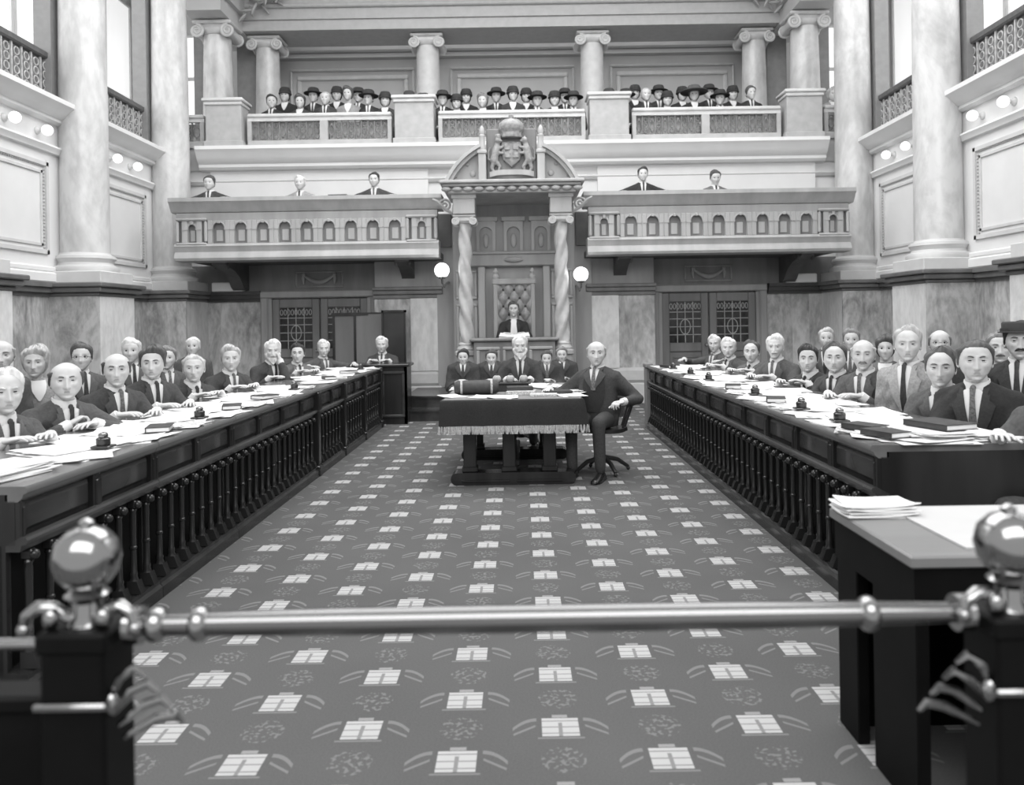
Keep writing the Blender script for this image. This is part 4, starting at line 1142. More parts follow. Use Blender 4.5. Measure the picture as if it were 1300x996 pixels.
# ------------------------------------------------------------------ members' desks
XL, XR = -1.98, 1.69
def baluster():
    m = MB()
    m.box(-.022, .022, -.022, .022, .53, .57, bev=.006)
    m.ell((.024, 0, .548), (.022, .022, .022), nu=10, nv=7)
    m.lathe([(.015, .53), (.020, .52), (.014, .508), (.016, .49), (.0145, .34), (.019, .335), (.019, .325), (.0145, .32), (.016, .21), (.021, .20), (.018, .185), (.024, .165)], (0, 0, 0), 10)
    m.prism([(-.024, .165), (.026, .165), (.05, .10), (-.024, .10)], 'y', -.026, .026)
    return m
BALM = baluster().build('baluster', WOODD, smooth=40).data
bpy.data.objects.remove([o for o in bpy.data.objects if o.data == BALM][0])
def desk(L, label, post=False, far=False, group=None):
    """front faces +x; origin on the floor at the middle of the front"""
    t = thing('member_desk', label, 'desk', (0, 0, 0), 0, group); h = L / 2
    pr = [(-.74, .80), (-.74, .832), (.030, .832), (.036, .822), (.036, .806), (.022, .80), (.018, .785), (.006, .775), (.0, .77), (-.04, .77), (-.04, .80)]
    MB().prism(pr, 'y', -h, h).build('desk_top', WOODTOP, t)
    fr = MB()
    fr.box(-.05, -.012, -h, h, .60, .775)
    k = 2; w = L / k
    for i in range(k + 1):
        y = -h + w * i; a = max(-h, y - .035); b_ = min(h, y + .035); fr.box(-.03, .012, a + .002, b_ - .002, .60, .775, bev=.006)
        fr.box(-.03, .018, a + .012, b_ - .012, .63, .75, bev=.004)
    pr = [(-.05, .60), (.012, .635), (.03, .63), (.036, .62), (.03, .605), (.012, .60), (.006, .575), (-.05, .575)]
    MB().prism(pr, 'y', -h, h).build('ledge', WOODP, t); fr.build('front_frame', WOODD, t)  # ledge in paler wood, the moulding's highlight put into its colour
    for i in range(k):
        a = -h + w * i + .05; b_ = a + w - .10
        m = MB(); m.loft([[(-.012, a, .645), (-.012, b_, .645), (-.012, b_, .76), (-.012, a, .76)], [(.002, a + .02, .66), (.002, b_ - .02, .66), (.002, b_ - .02, .745), (.002, a + .02, .745)]])
        m.build('front_panel', WOODP, t)
    n = int(round(L / .14)); 
    for i in range(n):
        o = bpy.data.objects.new('baluster', BALM); C.objects.link(o); o.parent = t; o.location = (-.005, -h + L * (i + .5) / n, 0)
    MB().box(-.09, -.065, -h, h, .09, .60).build('backing_board', BLACKW, t)
    pr = [(-.74, 0), (.045, 0), (.045, .06), (.03, .075), (.03, .095), (-.08, .105), (-.08, .09), (-.74, .09)]
    MB().prism(pr, 'y', -h, h).build('plinth', WOODD, t)
    for y in (-h, h - .03):
        MB().box(-.73, -.05, y, y + .03, .09, .80).build('end_panel', WOODD, t)
    if post:
        MB().box(-.05, .055, h - .13, h, 0, .10, bev=.01).box(-.05, .04, h - .11, h - .02, .1, .62, bev=.008).box(-.05, .05, h - .12, h - .01, .62, .80, bev=.01).build('corner_post', WOODD, t)
    if far:
        MB().box(-.05, .05, h - .10, h + .04, 0, .80, bev=.01).box(-.05, .06, h - .12, h + .06, .80, .86, bev=.01).build('end_post', WOODTOP if False else OAKD, t)
    return t
# left row: seven desks from 3.08 to 11.0 m ; right row: six from 3.74
ordn = ['nearest the camera', 'second from the camera', 'third from the camera', 'fourth from the camera', 'fifth from the camera', 'sixth from the camera', 'farthest, beside the dais']
LL = (11.02 - 3.08) / 7; LR = (10.52 - 3.74) / 6
pA = desk(LL - .006, 'panelled dark desk in the left row, nearest the camera', group='left row of desks')
pB = desk(LL - .006, 'x', post=True, group='left row of desks')
for i in range(7):
    y = 3.08 + LL * (i + .5); lb = 'panelled dark desk with turned balusters in the left row, ' + ordn[i]
    o = (pA if i == 0 else copy_tree(pA)) if i < 3 else (pB if i == 3 else copy_tree(pB))
    o.location = (XL, y, 0); o['label'] = lb
pC = desk(LR - .006, 'x', group='right row of desks'); pD = desk(LR - .006, 'x', far=True, group='right row of desks')
for i in range(6):
    y = 3.74 + LR * (i + .5); lb = 'panelled dark desk with turned balusters in the right row, ' + (ordn[i] if i < 5 else 'farthest, beside the dais')
    o = (pC if i == 0 else copy_tree(pC)) if i < 5 else pD
    o.location = (XR, y, 0); o.rotation_euler = (0, 0, PI); o['label'] = lb
# mirror the far end post of the right row so that it stands at the far end
for ch in pD.children:
    if ch.name.startswith('end_post'):
        ch.data.transform(Matrix.Diagonal((1, -1, 1, 1))); fixnormals(ch.data)

# ------------------------------------------------------------------ chairs
def armchair(label, loc, rz, group):
    t = thing('armchair', label, 'chair', loc, rz, group)
    a = np.linspace(0, 2 * PI, 25)[:-1]
    MB().loft([[(.23 * np.sign(math.cos(q)) * abs(math.cos(q)) ** .7, .22 * np.sign(math.sin(q)) * abs(math.sin(q)) ** .7, z) for q in a] for z in (.395, .415, .43)]).build('seat', CHAIRW, t)
    bk = MB()
    arc = [(.30 * math.sin(q), -.02 - .26 * math.cos(q), .66 + .02 * math.cos(q)) for q in np.linspace(-1.9, 1.9, 17)]
    bk.tube(arc, .026, 8); bk.build('arm_rail', CHAIRW, t)
    m = MB().loft([[(.31 * math.sin(q), -.03 - .275 * math.cos(q), z) for q in np.linspace(-.85, .85, 11)] + [(.28 * math.sin(q), -.03 - .245 * math.cos(q), z) for q in np.linspace(.85, -.85, 11)] for z in (.67, .72, .78)]); m.build('back_rest', CHAIRW, t)
    sp = MB()
    for q in (-1.7, -1.2, -.75, -.38, 0, .38, .75, 1.2, 1.7): sp.tube([(.21 * math.sin(q), -.01 - .20 * math.cos(q), .42), (.295 * math.sin(q), -.02 - .255 * math.cos(q), .66)], .011, 6)
    sp.build('spindle', CHAIRW, t)
    MB().lathe([(.05, .39), (.03, .36), (.03, .16), (.045, .14), (.045, .10)], (0, 0, 0), 12).build('pedestal', CHAIRW, t)
    for k in range(4):
        q = k * PI / 2 + PI / 4; MB().tube([(.03 * math.cos(q), .03 * math.sin(q), .14), (.16 * math.cos(q), .16 * math.sin(q), .11), (.27 * math.cos(q), .27 * math.sin(q), .035)], [.024, .022, .018], 7).ell((.27 * math.cos(q), .27 * math.sin(q), .02), (.02, .02, .02), nu=8, nv=5).build('leg', CHAIRW, t)
    return t

# ------------------------------------------------------------------ clerks' table
TX = -.086
t = thing('clerk_table', 'dark heavy trestle table under a fringed cloth in the middle of the aisle', 'table', (TX, 0, 0))
MB().box(-.59, .59, 6.90, 8.56, .70, .748).build('table_top', WOODD, t)
for y, nm in ((7.06, 'f'), (8.32, 'b')):
    f = MB()
    pts = [(.50 + .0 + .055 * math.cos(a), .055 + .055 * math.sin(a)) for a in np.linspace(-PI / 2, PI / 2, 9)] + [(-.50 + .055 * math.cos(a), .055 + .055 * math.sin(a)) for a in np.linspace(PI / 2, 3 * PI / 2, 9)]
    f.prism(pts, 'y', y - .09, y + .09); f.box(-.46, -.03, y - .098, y - .08, .025, .05, bev=.004); f.box(.03, .44, y - .098, y - .08, .025, .05, bev=.004)
    f.build('foot_rail', WOODD, t)
    for x in (-.385, -.035, .325):
        MB().box(x - .058, x + .058, y - .055, y + .055, .11, .70, bev=.008).box(x - .07, x + .07, y - .065, y + .065, .11, .16, bev=.008).box(x - .07, x + .07, y - .065, y + .065, .60, .70, bev=.008).build('leg', WOODD, t)
MB().box(-.06, .06, 7.1, 8.3, .14, .20, bev=.01).build('stretcher', WOODD, t)
# cloth
cl = MB(); x0, x1, y0, y1 = -.62, .62, 6.84, 8.60; top = .765; drop = .535
per = []; nS = 30
for i in range(nS): per.append((x0 + (x1 - x0) * i / nS, y0, 0, -1))
for i in range(nS): per.append((x1, y0 + (y1 - y0) * i / nS, 1, 0))
for i in range(nS): per.append((x1 - (x1 - x0) * i / nS, y1, 0, 1))
for i in range(nS): per.append((x0, y1 - (y1 - y0) * i / nS, -1, 0))
rings = []
for k, z in enumerate((top + .004, top, top - .012, .68, .60, drop)):
    rr = []
    for i, (x, y, nx_, ny_) in enumerate(per):
        e = (-.02, -.004, .004, .010, .014, .018)[k] + (.010 * math.sin(i * .9) + .006 * math.sin(i * 2.3)) * max(0, (top - z) / .25)
        cn = .02 if i % nS == 0 else 0
        rr.append((TX + x + nx_ * e + (np.sign(x) * cn * k / 5 if i % nS == 0 else 0), y + ny_ * e, z))
    rings.append(rr)
cl.loft(rings, caps=False); top_f = [tuple(range(len(per)))]
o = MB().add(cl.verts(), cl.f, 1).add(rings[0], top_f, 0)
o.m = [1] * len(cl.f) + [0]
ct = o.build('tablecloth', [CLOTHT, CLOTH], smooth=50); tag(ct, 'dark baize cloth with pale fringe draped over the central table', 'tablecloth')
fg = MB(); rr_ = random.Random(4); last = rings[-1]
for i in range(len(last)):
    a = np.array(last[i]); b_ = np.array(last[(i + 1) % len(last)])
    for q in range(3):
        p = a + (b_ - a) * (q + .5) / 3
        fg.tube([p + np.array([0, 0, .008]), p + np.array([rr_.uniform(-.006, .006), rr_.uniform(-.004, .004), -.03]), p + np.array([rr_.uniform(-.012, .012), rr_.uniform(-.01, .01), -.062])], [.006, .010, .008], 5)
fr = fg.build('fringe', FRINGE, ct); fr['kind'] = 'stuff'
def on_table(px_, py_): 
    q = P(px_, py_, 1.0); k = (.772 - CH) / (q[2] - CH); return q[0] * k, k
def paper_stack(label, x, y, z, rz, n=4, w=.21, l=.30, mat=None, th=.004, jit=.06, group=None, seed=0):
    r = random.Random(seed); m = MB(); zz = 0.001
    for i in range(n):
        a = r.uniform(-jit, jit) * 4; dx, dy = r.uniform(-jit, jit) * .6, r.uniform(-jit, jit) * .6; cu = r.uniform(.2, 1) * .012
        rows = []
        for u_ in np.linspace(-.5, .5, 5):
            row = []
            for v_ in np.linspace(-.5, .5, 5):
                x_, y_ = u_ * w, v_ * l
                row.append((dx + x_ * math.cos(a) - y_ * math.sin(a), dy + x_ * math.sin(a) + y_ * math.cos(a), zz + cu * (abs(u_ * v_) * 4) ** 2 * (1 if (u_ * v_ > 0) == (i % 2 == 0) else .1)))
            rows.append(row)
        V = np.array(rows).reshape(-1, 3); m.loft(rows, closed=False)
        low = [[(p[0], p[1], p[2] - th * .8) for p in row] for row in rows]; m.loft(low, closed=False)
        for e in ([r_[0] for r_ in rows], [r_[-1] for r_ in rows], rows[0], rows[-1]): m.loft([e, [(p[0], p[1], p[2] - th * .8) for p in e]], closed=False)
        zz += th
    o = m.build('paper_stack' if n > 1 else 'paper_sheet', mat or PAPER, smooth=20); o.location = (x, y, z); o.rotation_euler = (0, 0, rz)
    return tag(o, label, 'papers', group)
def book(label, x, y, z, rz, w=.16, l=.23, h=.035, mat=None, group=None):
    t = thing('book', label, 'book', (x, y, z), rz, group)
    MB().box(-w / 2, w / 2, -l / 2, l / 2, 0, .004).box(-w / 2, w / 2, -l / 2, l / 2, h - .004, h).box(-w / 2, -w / 2 + .006, -l / 2, l / 2, 0, h, bev=.002).build('cover', mat or BOOKD, t)
    MB().box(-w / 2 + .006, w / 2 - .006, -l / 2 + .006, l / 2 - .006, .004, h - .004).build('pages', PAPER, t); return t
def inkwell(label, x, y, z, group=None):
    t = thing('inkwell', label, 'inkwell', (x, y, z), 0, group)
    MB().box(-.045, .045, -.045, .045, 0, .012, bev=.004).lathe([(.03, .012), (.034, .02), (.034, .045), (.02, .055)], (0, 0, 0), 14).build('ink_bottle', GLASSD, t)
    MB().lathe([(.022, .055), (.024, .06), (.02, .072), (.008, .078)], (0, 0, 0), 12).build('lid', BRASS, t); return t
# things on the table
TZ = .770
bx, by = on_table(605, 500)
t = thing('rolled_cushion', 'long dark rolled cushion on the left front of the central table', 'cushion', (bx, by, TZ), math.radians(4))
MB().lathe([(.01, -.21), (.05, -.205), (.062, -.18), (.066, -.1), (.068, 0), (.066, .1), (.062, .18), (.05, .205), (.01, .21)], (0, 0, .066), 18, axis='x').build('roll', BOOKD, t)
MB().lathe([(.0695, .13), (.071, .14), (.0695, .15)], (0, 0, .066), 18, axis='x', caps=False).lathe([(.0695, -.15), (.071, -.14), (.0695, -.13)], (0, 0, .066), 18, axis='x', caps=False).build('strap', FRINGE, t)
for i, (px_, py_, dz, rz, w, l, h, mt) in enumerate(((662, 500, 0, 1.45, .20, .26, .035, PAPERG), (660, 499, .036, 1.62, .18, .24, .03, BOOKD), (690, 502, 0, 1.5, .16, .24, .02, PAPERG), (707, 499, 0, 1.7, .2, .26, .03, BOOKD))):
    x, y = on_table(px_, py_)
    book(('flat grey book at the front centre of the central table', 'dark book on top of the grey book on the central table', 'thin pale book in front of the right hand man on the central table', 'dark book at the right front of the central table')[i], x, y, TZ + dz, rz, w, l, h, mt)
for i, (px_, py_) in enumerate(((585, 494), (632, 491), (690, 492), (722, 497), (675, 489), (715, 491))):
    x, y = on_table(px_, py_)
    paper_stack('loose white papers on the central table, ' + ('beside the left end of the rolled cushion', 'behind the right end of the rolled cushion', 'behind the pale thin book', 'under the hand of the man in the armchair', 'in front of the white-bearded man', 'far right corner')[i], x, y, TZ, .3 * i, 5, .2, .3, seed=i)
for i, (px_, py_, lb) in enumerate(((612, 507, 'in front of the rolled cushion'), (640, 505, 'between the rolled cushion and the grey book'), (727, 506, 'at the right front corner'), (575, 503, 'at the left front corner'))):
    x, y = on_table(px_, py_)
    paper_stack('white sheets on the central table ' + lb, x, max(y, 7.04), TZ, .35 * i - .5, 3, .18, .26, seed=70 + i)
x, y = on_table(648, 496)
t = thing('ink_stand', 'brass ink stand with three round pots on the central table', 'ink stand', (x, y, TZ + .07))
MB().box(-.20, .20, -.05, .05, 0, .015, bev=.004).box(-.18, .18, -.03, .03, -.07, 0, bev=.004).build('tray', BOOKD, t)
for q in (-.13, 0, .13): 
    o = MB().ell((q, 0, .05), (.042, .042, .04)).build('ink_pot', FRINGE, t); MB().lathe([(.02, .085), (.02, .095), (.008, .10)], (q, 0, 0), 10).build('lid', BRASS, o)

# ------------------------------------------------------------------ clerk desk and screens by the left door
t = thing('clerk_desk', 'small dark desk at the far end of the left row before the lone clerk', 'desk', (-2.0, 11.45, 0))
MB().box(-.44, .40, -.24, .28, .82, .86, bev=.01).build('desk_top', WOODD, t); MB().box(-.40, .36, -.20, -.16, 0, .82).box(-.40, -.36, -.2, .26, 0, .82).box(.32, .36, -.2, .26, 0, .82).build('carcass', WOODD, t)
for k in range(2): m = MB(); frame_y(m, -.37 + .37 * k, -.02 + .35 * k, .1, .76, -.2, .04, .02); m.build('front_panel', WOODP, t)
SC = M('screen_leaf', .16, .4, .15, 4, stretch=(1, 1, .2)); SCD = M('screen_leaf_dark', .03, .3, .3, 4)
t = thing('folding_screen', 'tall folding screen of plain wooden leaves before the left door', 'screen', (0, 0, 0))
for i, (a, b_, mt, yy0, yy1) in enumerate(((422, 449, SC, 13.3, 13.3), (449, 486, OAKD, 13.3, 13.25))):
    p = P(a, 400, yy0); q = P(b_, 400, yy1)
    m = MB().prism([(p[0], yy0), (q[0], yy1), (q[0], yy1 + .04), (p[0], yy0 + .04)], 'z', .02, 1.60); m.build('screen_leaf', mt, t)
    MB().box(p[0], p[0] + .04, yy0 - .02, yy0 + .05, 0, 1.63).box(p[0], q[0], yy0 - .025, yy0 + .05, 1.58, 1.63).build('screen_frame', WOODD, t)
p = P(488, 400, 13.2); q = P(514, 400, 13.2)
t = thing('tall_panel', 'tall narrow black panel standing between the lone clerk and the marble pier', 'screen', (0, 0, 0))
MB().box(p[0], q[0], 13.1, 13.14, 0.02, 1.62).build('panel_board', SCD, t); MB().box(p[0] - .03, p[0], 13.07, 13.16, 0, 1.66).box(q[0], q[0] + .03, 13.07, 13.16, 0, 1.66).box(p[0] - .03, q[0] + .03, 13.07, 13.16, 1.62, 1.66).build('panel_frame', WOODD, t)

# ------------------------------------------------------------------ near right table
t = thing('writing_table', 'dark table with pale top in the right foreground by the rail', 'table')
tx0, tx1, ty0, ty1 = 1.10, 2.5, 2.24, 2.84
MB().box(tx0, tx1, ty0, ty1, .725, .762, bev=.006).build('table_top', M('grey_table_top', .20, .35, .15, 6, stretch=(.2, 1, 1)), t)
MB().box(tx0 + .015, tx1, ty0 + .015, ty1 - .015, .59, .725).build('apron', BLACKW, t)
MB().box(tx0 + .02, tx0 + .06, ty0 + .42, ty1 - .02, 0, .59, bev=.004).build('side_panel', BLACKW, t)
MB().box(tx0 + .02, tx0 + .06, ty0 + .02, ty0 + .30, 0, .59, bev=.004).build('side_panel', BLACKW, t)
MB().box(tx0 + .06, tx1, ty1 - .06, ty1 - .03, 0, .59).build('back_panel', BLACKW, t)
MB().box(tx0 + .20, tx1, ty0 + .02, ty0 + .05, 0, .59).build('front_board', BLACKW, t)
o = MB().box(1.29, 2.42, 2.30, 2.80, .7625, .768).build('blotter', BLOT); tag(o, 'large pale blotter sheet covering the right foreground table', 'blotter')
o = paper_stack('thick white paper pad at the far corner of the right foreground table', 1.22, 2.74, .7645, .02, 8, .24, .15, th=.005, jit=.015, seed=3)

# ------------------------------------------------------------------ brass bar of the house in the foreground
def bar_post(label, x, mir):
    y = 1.3; t = thing('bar_post', label, 'post', (x, y, 0))
    MB().box(-.052, .052, -.05, .05, 0, .955, bev=.006).box(-.07, .07, -.07, .07, 0, .10, bev=.01).box(-.058, .058, -.055, .055, .93, .965, bev=.006).build('post_block', BLACKW, t)
    MB().lathe([(.03, .965), (.022, .98), (.022, 1.0), (.035, 1.012), (.02, 1.024), (.034, 1.028), (.047, 1.045), (.053, 1.07), (.047, 1.097), (.03, 1.115), (.012, 1.122), (.012, 1.13), (.004, 1.136)], (0, 0, 0), 26).build('ball_finial', BRASS, t)
    for s in (-1, 1):
        b_ = MB()
        b_.tube([(s * .02, -.01, .972), (s * .045, -.02, .995), (s * .068, -.022, .998), (s * .085, -.024, .985), (s * .09, -.024, .965)], [.009, .012, .011, .010, .008], 9)
        b_.ell((s * .042, -.03, .982), (.014, .014, .018), nu=10, nv=7); b_.ell((s * .09, -.024, .962), (.012, .012, .012), nu=10, nv=7)
        b_.build('scroll_arm', BRASS, t)
    b_ = MB(); s = mir
    for k in range(4):
        b_.tube([(s * (.05 + .008 * k), -.03, .85 - .02 * k), (s * (.072 + .02 * k), -.04, .89 - .022 * k), (s * (.095 + .022 * k), -.04, .905 - .025 * k), (s * (.11 + .02 * k), -.035, .89 - .025 * k)], [.005, .008, .0075, .004], 7)
    b_.ell((s * .056, -.035, .845), (.012, .012, .02), nu=9, nv=6); b_.build('leaf_bracket', BRASS, t)
    MB().box(-.06, .06, -.06, -.05, .842, .856, bev=.004).build('brass_band', BRASS, t)
    return t
PXL, PXR = -.722, .80
bar_post('black rail post with brass ball finial in the left foreground', PXL, 1)
bar_post('black rail post with brass ball finial in the right foreground', PXR, -1)
t = thing('bar_rail', 'long polished brass rail crossing the whole foreground between two posts', 'rail', (0, 1.3, 0))
zr = .958
pts = np.linspace(PXL + .09, PXR - .09, 9)
MB().tube([(x, 0, zr) for x in pts], [.017, .020, .0215, .022, .022, .022, .0215, .020, .016], 24).build('rail', RAILM, t)
for x in (PXL + .115, PXL + .185, PXR - .235): MB().lathe([(.02, -.014), (.027, -.008), (.029, 0), (.027, .008), (.02, .014)], (x, 0, zr), 18, axis='x').build('rail_collar', BRASS, t)
for x, s in ((PXL + .08, 1), (PXR - .08, -1)): MB().lathe([(.03, -.012), (.03, .012)], (x, 0, zr), 16, axis='x').build('socket', BRASS, t)
for s, side in ((-1, 'left'), (1, 'right')):
    a, b_ = (PXL - .95, PXL - .055) if s < 0 else (PXR + .055, PXR + .95)
    t = thing('low_barrier', 'low black panelled barrier beside the %s rail post' % side, 'barrier', (0, 1.36, 0))
    MB().box(a, b_, -.02, .02, 0, .80).build('panel_board', BLACKW, t); MB().box(a, b_, -.035, .035, .80, .83, bev=.006).build('cap_rail', BLACKW, t)
# end of another rail at the left edge
t = thing('side_rail', 'short brass rail leaving the left rail post at the picture edge', 'rail', (0, 1.3, 0))
MB().tube([(PXL - .053, 0, .93), (PXL - .4, 0, .93)], .010, 12).build('rail', BRASS, t); MB().ell((PXL - .066, 0, .93), (.014, .016, .016)).build('knob', BRASS, t)
# ------------------------------------------------------------------ the people and what lies before them
SEATED = []
def member(px_, py_, X, body, look, short, label, row, **kw):
    p = PX(px_, py_, X); o = person(label, p, body, look, group=None, **kw); SEATED.append((o, short, row, p)); return o
n_ = 100
FL = -2.80
LEFT = [
 (6, 499, FL, 118, 135, 'the leftmost man', 'man in dark suit at the left picture edge leaning on the near desk', dict(suit=2, hair='receding', hv=4, arms='desk', lean=18)),
 (84, 484, FL, 122, 148, 'the large bald man with dark side hair', 'large bald man with dark side hair writing at the near left desk', dict(suit=2, hair='bald', hv=1, arms='write', lean=20, girth=1.12, k=dict(fat=.12, wide=1.08))),
 (148, 470, FL, 126, 153, 'the stern bald man in a dark suit', 'stern bald man in dark suit and tie sitting upright, left row', dict(suit=1, hair='bald', hv=1, arms='desk', lean=12, k=dict(wide=1.02))),
 (194, 462, FL, 128, 162, 'the dark-haired heavy man', 'heavy man with thick dark wavy hair in dark suit, left row', dict(suit=1, hair='full', hv=1, arms='desk', lean=12, girth=1.05, k=dict(hair_t=.022))),
 (246, 468, FL, 130, 160, 'the thin-haired man leaning forward', 'man with thin fair hair leaning low over papers, left row', dict(suit=1, hair='thin', hv=3, arms='desk', lean=22)),
 (293, 456, FL, 132, 158, 'the grey-haired man with side parting', 'grey haired man with side parting and narrow face, left row', dict(suit=1, hair='full', hv=3, arms='desk', lean=14, k=dict(hair_t=.02))),
 (346, 446, FL, 130, 160, 'the white-bearded man', 'white bearded old man with one hand raised to his ear, left row', dict(suit=1, hair='full', hv=4, arms='chin', lean=16, beard=True, tash=True)),
 (378, 449, FL, 140, 168, 'the young dark-haired man', 'young man with short dark hair in lighter grey suit, left row', dict(suit=3, hair='full', hv=0, arms='desk', lean=12)),
 (411, 443, FL, 135, 165, 'the last man of the left row', 'white haired man at the far end of the left row', dict(suit=2, hair='full', hv=4, arms='wide', lean=12)),
]
FR = 2.56
RIGHT = [
 (907, 437, 2.70, 236, 205, 'the farthest white-haired man', 'white haired man farthest along the right row', dict(suit=2, hair='full', hv=4, arms='wide', lean=10)),
 (925, 442, FR, 232, 200, 'the stout white-haired man', 'stout white haired man second from the far end of the right row', dict(suit=2, hair='full', hv=4, arms='desk', lean=12, girth=1.1)),
 (954, 447, FR, 228, 205, 'the man with dark receding hair', 'man with dark receding hair and grey jacket, right row', dict(suit=3, hair='receding', hv=1, arms='desk', lean=14)),
 (984, 441, FR, 226, 203, 'the moustached grey-haired man', 'upright grey haired man with moustache, right row', dict(suit=2, hair='full', hv=4, arms='desk', lean=10, tash=True)),
 (1026, 456, FR, 240, 205, 'the dark-haired man bending low', 'dark haired man leaning low on his elbow, right row', dict(suit=1, hair='full', hv=0, arms='desk', lean=22)),
 (1060, 455, FR, 236, 207, 'the round-faced man', 'round faced man with receding dark hair, right row', dict(suit=1, hair='receding', hv=1, arms='cross', lean=16, k=dict(fat=.14, wide=1.06))),
 (1096, 451, FR, 232, 207, 'the balding man with moustache', 'balding man with grey moustache in dark suit, right row', dict(suit=2, hair='bald', hv=3, arms='desk', lean=14, tash=True)),
 (1152, 438, 2.66, 228, 205, 'the man in the light suit', 'tall man in a light grey suit, right row', dict(suit=4, hair='receding', hv=3, arms='lap', lean=8)),
 (1194, 468, FR, 232, 210, 'the high-browed man', 'high browed man with thin dark hair sitting low, right row', dict(suit=2, hair='receding', hv=1, arms='cross', lean=18)),
 (1238, 459, FR, 224, 205, 'the broad man in a black suit', 'broad man in black suit nearest in the right row with pale collar', dict(suit=0, hair='thin', hv=1, arms='cross', lean=14, girth=1.1, k=dict(wide=1.06))),
 (1342, 478, FR, 236, 215, 'the rightmost man', 'man in grey suit cut off at the right picture edge', dict(suit=2, hair='full', hv=2, arms='desk', lean=14)),
]
for i, (a, b_, X, bo, lo, sh, lb, kw) in enumerate(LEFT): member(a, b_, X, bo, lo, sh, lb, 'left', seed=n_ + i, **kw)
for i, (a, b_, X, bo, lo, sh, lb, kw) in enumerate(RIGHT): member(a, b_, X, bo, lo, sh, lb, 'right', seed=n_ + 20 + i, **kw)
BACK = [
 (2, 452, -3.9, 120, 150, 'bald man half hidden at the left edge, back row', dict(suit=2, hair='bald', hv=3, arms='lap')),
 (45, 461, -3.9, 130, 158, 'woman in pale lace blouse in the left back row', dict(suit=4, hair='woman', hv=3, arms='lap', lady=True)),
 (104, 454, -3.9, 130, 158, 'man with spectacles and brown hair in the left back row', dict(suit=2, hair='full', hv=1, arms='lap', glasses=True)),
 (167, 446, -3.9, 135, 165, 'white haired man behind the bald men, left back row', dict(suit=2, hair='full', hv=4, arms='lap')),
 (213, 455, -3.75, 140, 165, 'young fair man with folded arms, left back row', dict(suit=2, hair='full', hv=2, arms='cross')),
 (245, 440, -4.1, 150, 168, 'pale haired man farthest along the left back row', dict(suit=2, hair='thin', hv=4, arms='lap')),
 (1049, 430, 3.65, 215, 200, 'man with pale face farthest along the right back row', dict(suit=2, hair='full', hv=3, arms='lap')),
 (1081, 432, 3.65, 215, 205, 'fair man before the pale marble slab, right back row', dict(suit=2, hair='full', hv=2, arms='lap')),
 (1124, 443, 3.65, 215, 205, 'woman in light blouse in the right back row', dict(suit=3, hair='woman', hv=1, arms='lap', lady=True)),
 (1193, 436, 3.65, 220, 205, 'bald man with spectacles in the right back row', dict(suit=1, hair='bald', hv=2, arms='lap', glasses=True)),
 (1269, 442, 3.62, 225, 208, 'moustached fair man with raised shoulder, right back row', dict(suit=2, hair='full', hv=2, arms='lap', tash=True)),
 (1293, 434, 3.30, 222, 206, 'man with dark moustache and dark cap at the right picture edge', dict(suit=0, hair='full', hv=0, arms='lap', tash=True, hat='cap')),
]
for i, (a, b_, X, bo, lo, lb, kw) in enumerate(BACK):
    p = PX(a, b_, X); o = person(lb, p, bo, lo, lod=1 if p[1] > 6.6 else 0, seed=200 + i, lean=8, **kw); SEATED.append((o, None, 'back', p))
# lone clerk, table, dais
o = person('grey haired clerk sitting alone at the small desk beside the black panel', P(485, 438, 11.95), 178, 178, suit=1, hair='full', hv=4, arms='desk', lean=10, seed=301, deskz=.86); SEATED.append((o, None, 'c', None))
o = person('white bearded old clerk sitting behind the central table', P(660, 440, 8.98), 180, 178, suit=1, hair='receding', hv=4, arms='desk', lean=14, beard=True, tash=True, seed=302, deskz=.772); SEATED.append((o, None, 'c', None))
CM = person('bald man in dark suit and waistcoat turned in the armchair right of the central table', P(757, 449, 7.42), 205, 184, suit=1, hair='bald', hv=3, arms='custom', hands={1: ((.40, .26, .80), 'flat'), -1: ((-.30, .20, .70), 'curl')}, lean=2, seed=303, waistcoat=True, girth=1.08); SEATED.append((CM, None, 'c', None))
for i, (a, b_, d, lb, hv) in enumerate(((588, 454, 11.0, 'page boy in dark jacket sitting leftmost before the dais', 0), (624, 455, 11.05, 'page boy in dark jacket sitting between leftmost boy and the old clerk', 1), (694, 456, 10.9, 'page boy with dark hair partly behind the papers, right of the old clerk', 1), (713, 451, 11.2, 'page boy sitting rightmost before the dais', 2))):
    person(lb, P(a, b_, d), 180, 180, suit=1, hair='full', hv=hv, arms='lap', lean=4, lod=1, seed=310 + i, sc=.92)
person('gowned speaker with white neck bands sitting on the throne', P(652, 393, 12.72), 180, 180, suit=0, hair='full', hv=1, arms='desk', lean=6, floor=.34, gown=True, seed=320, lod=0, deskz=.88, cuffs=False)
# balcony
for i, (a, b_, lb, kw) in enumerate((
  (266, 233, 'dark haired man leaning on the left balcony at its outer end', dict(suit=1, hair='full', hv=1)),
  (381, 233, 'blurred white haired man in the middle of the left balcony', dict(suit=4, hair='full', hv=4)),
  (475, 229, 'dark haired man writing at the inner end of the left balcony', dict(suit=1, hair='full', hv=0)),
  (816, 222, 'dark haired man in black suit at the right balcony near the crest', dict(suit=0, hair='full', hv=0)),
  (908, 226, 'grey suited man bending over the middle of the right balcony', dict(suit=3, hair='full', hv=1, nod=15)))):
    person(lb, P(a, b_, 13.1), 180, 180, arms='wide', lean=12, floor=2.605, lod=1, seed=400 + i, deskz=.90, nolegs=False, **kw)
for a, b_, lb in ((430, 247, 'open dark book on the left balcony rail'), (640 - 209, 247, '')):
    if lb: q = P(a, b_, 12.6); book(lb, q[0], 12.62, 3.474, 1.5, .2, .3, .03)
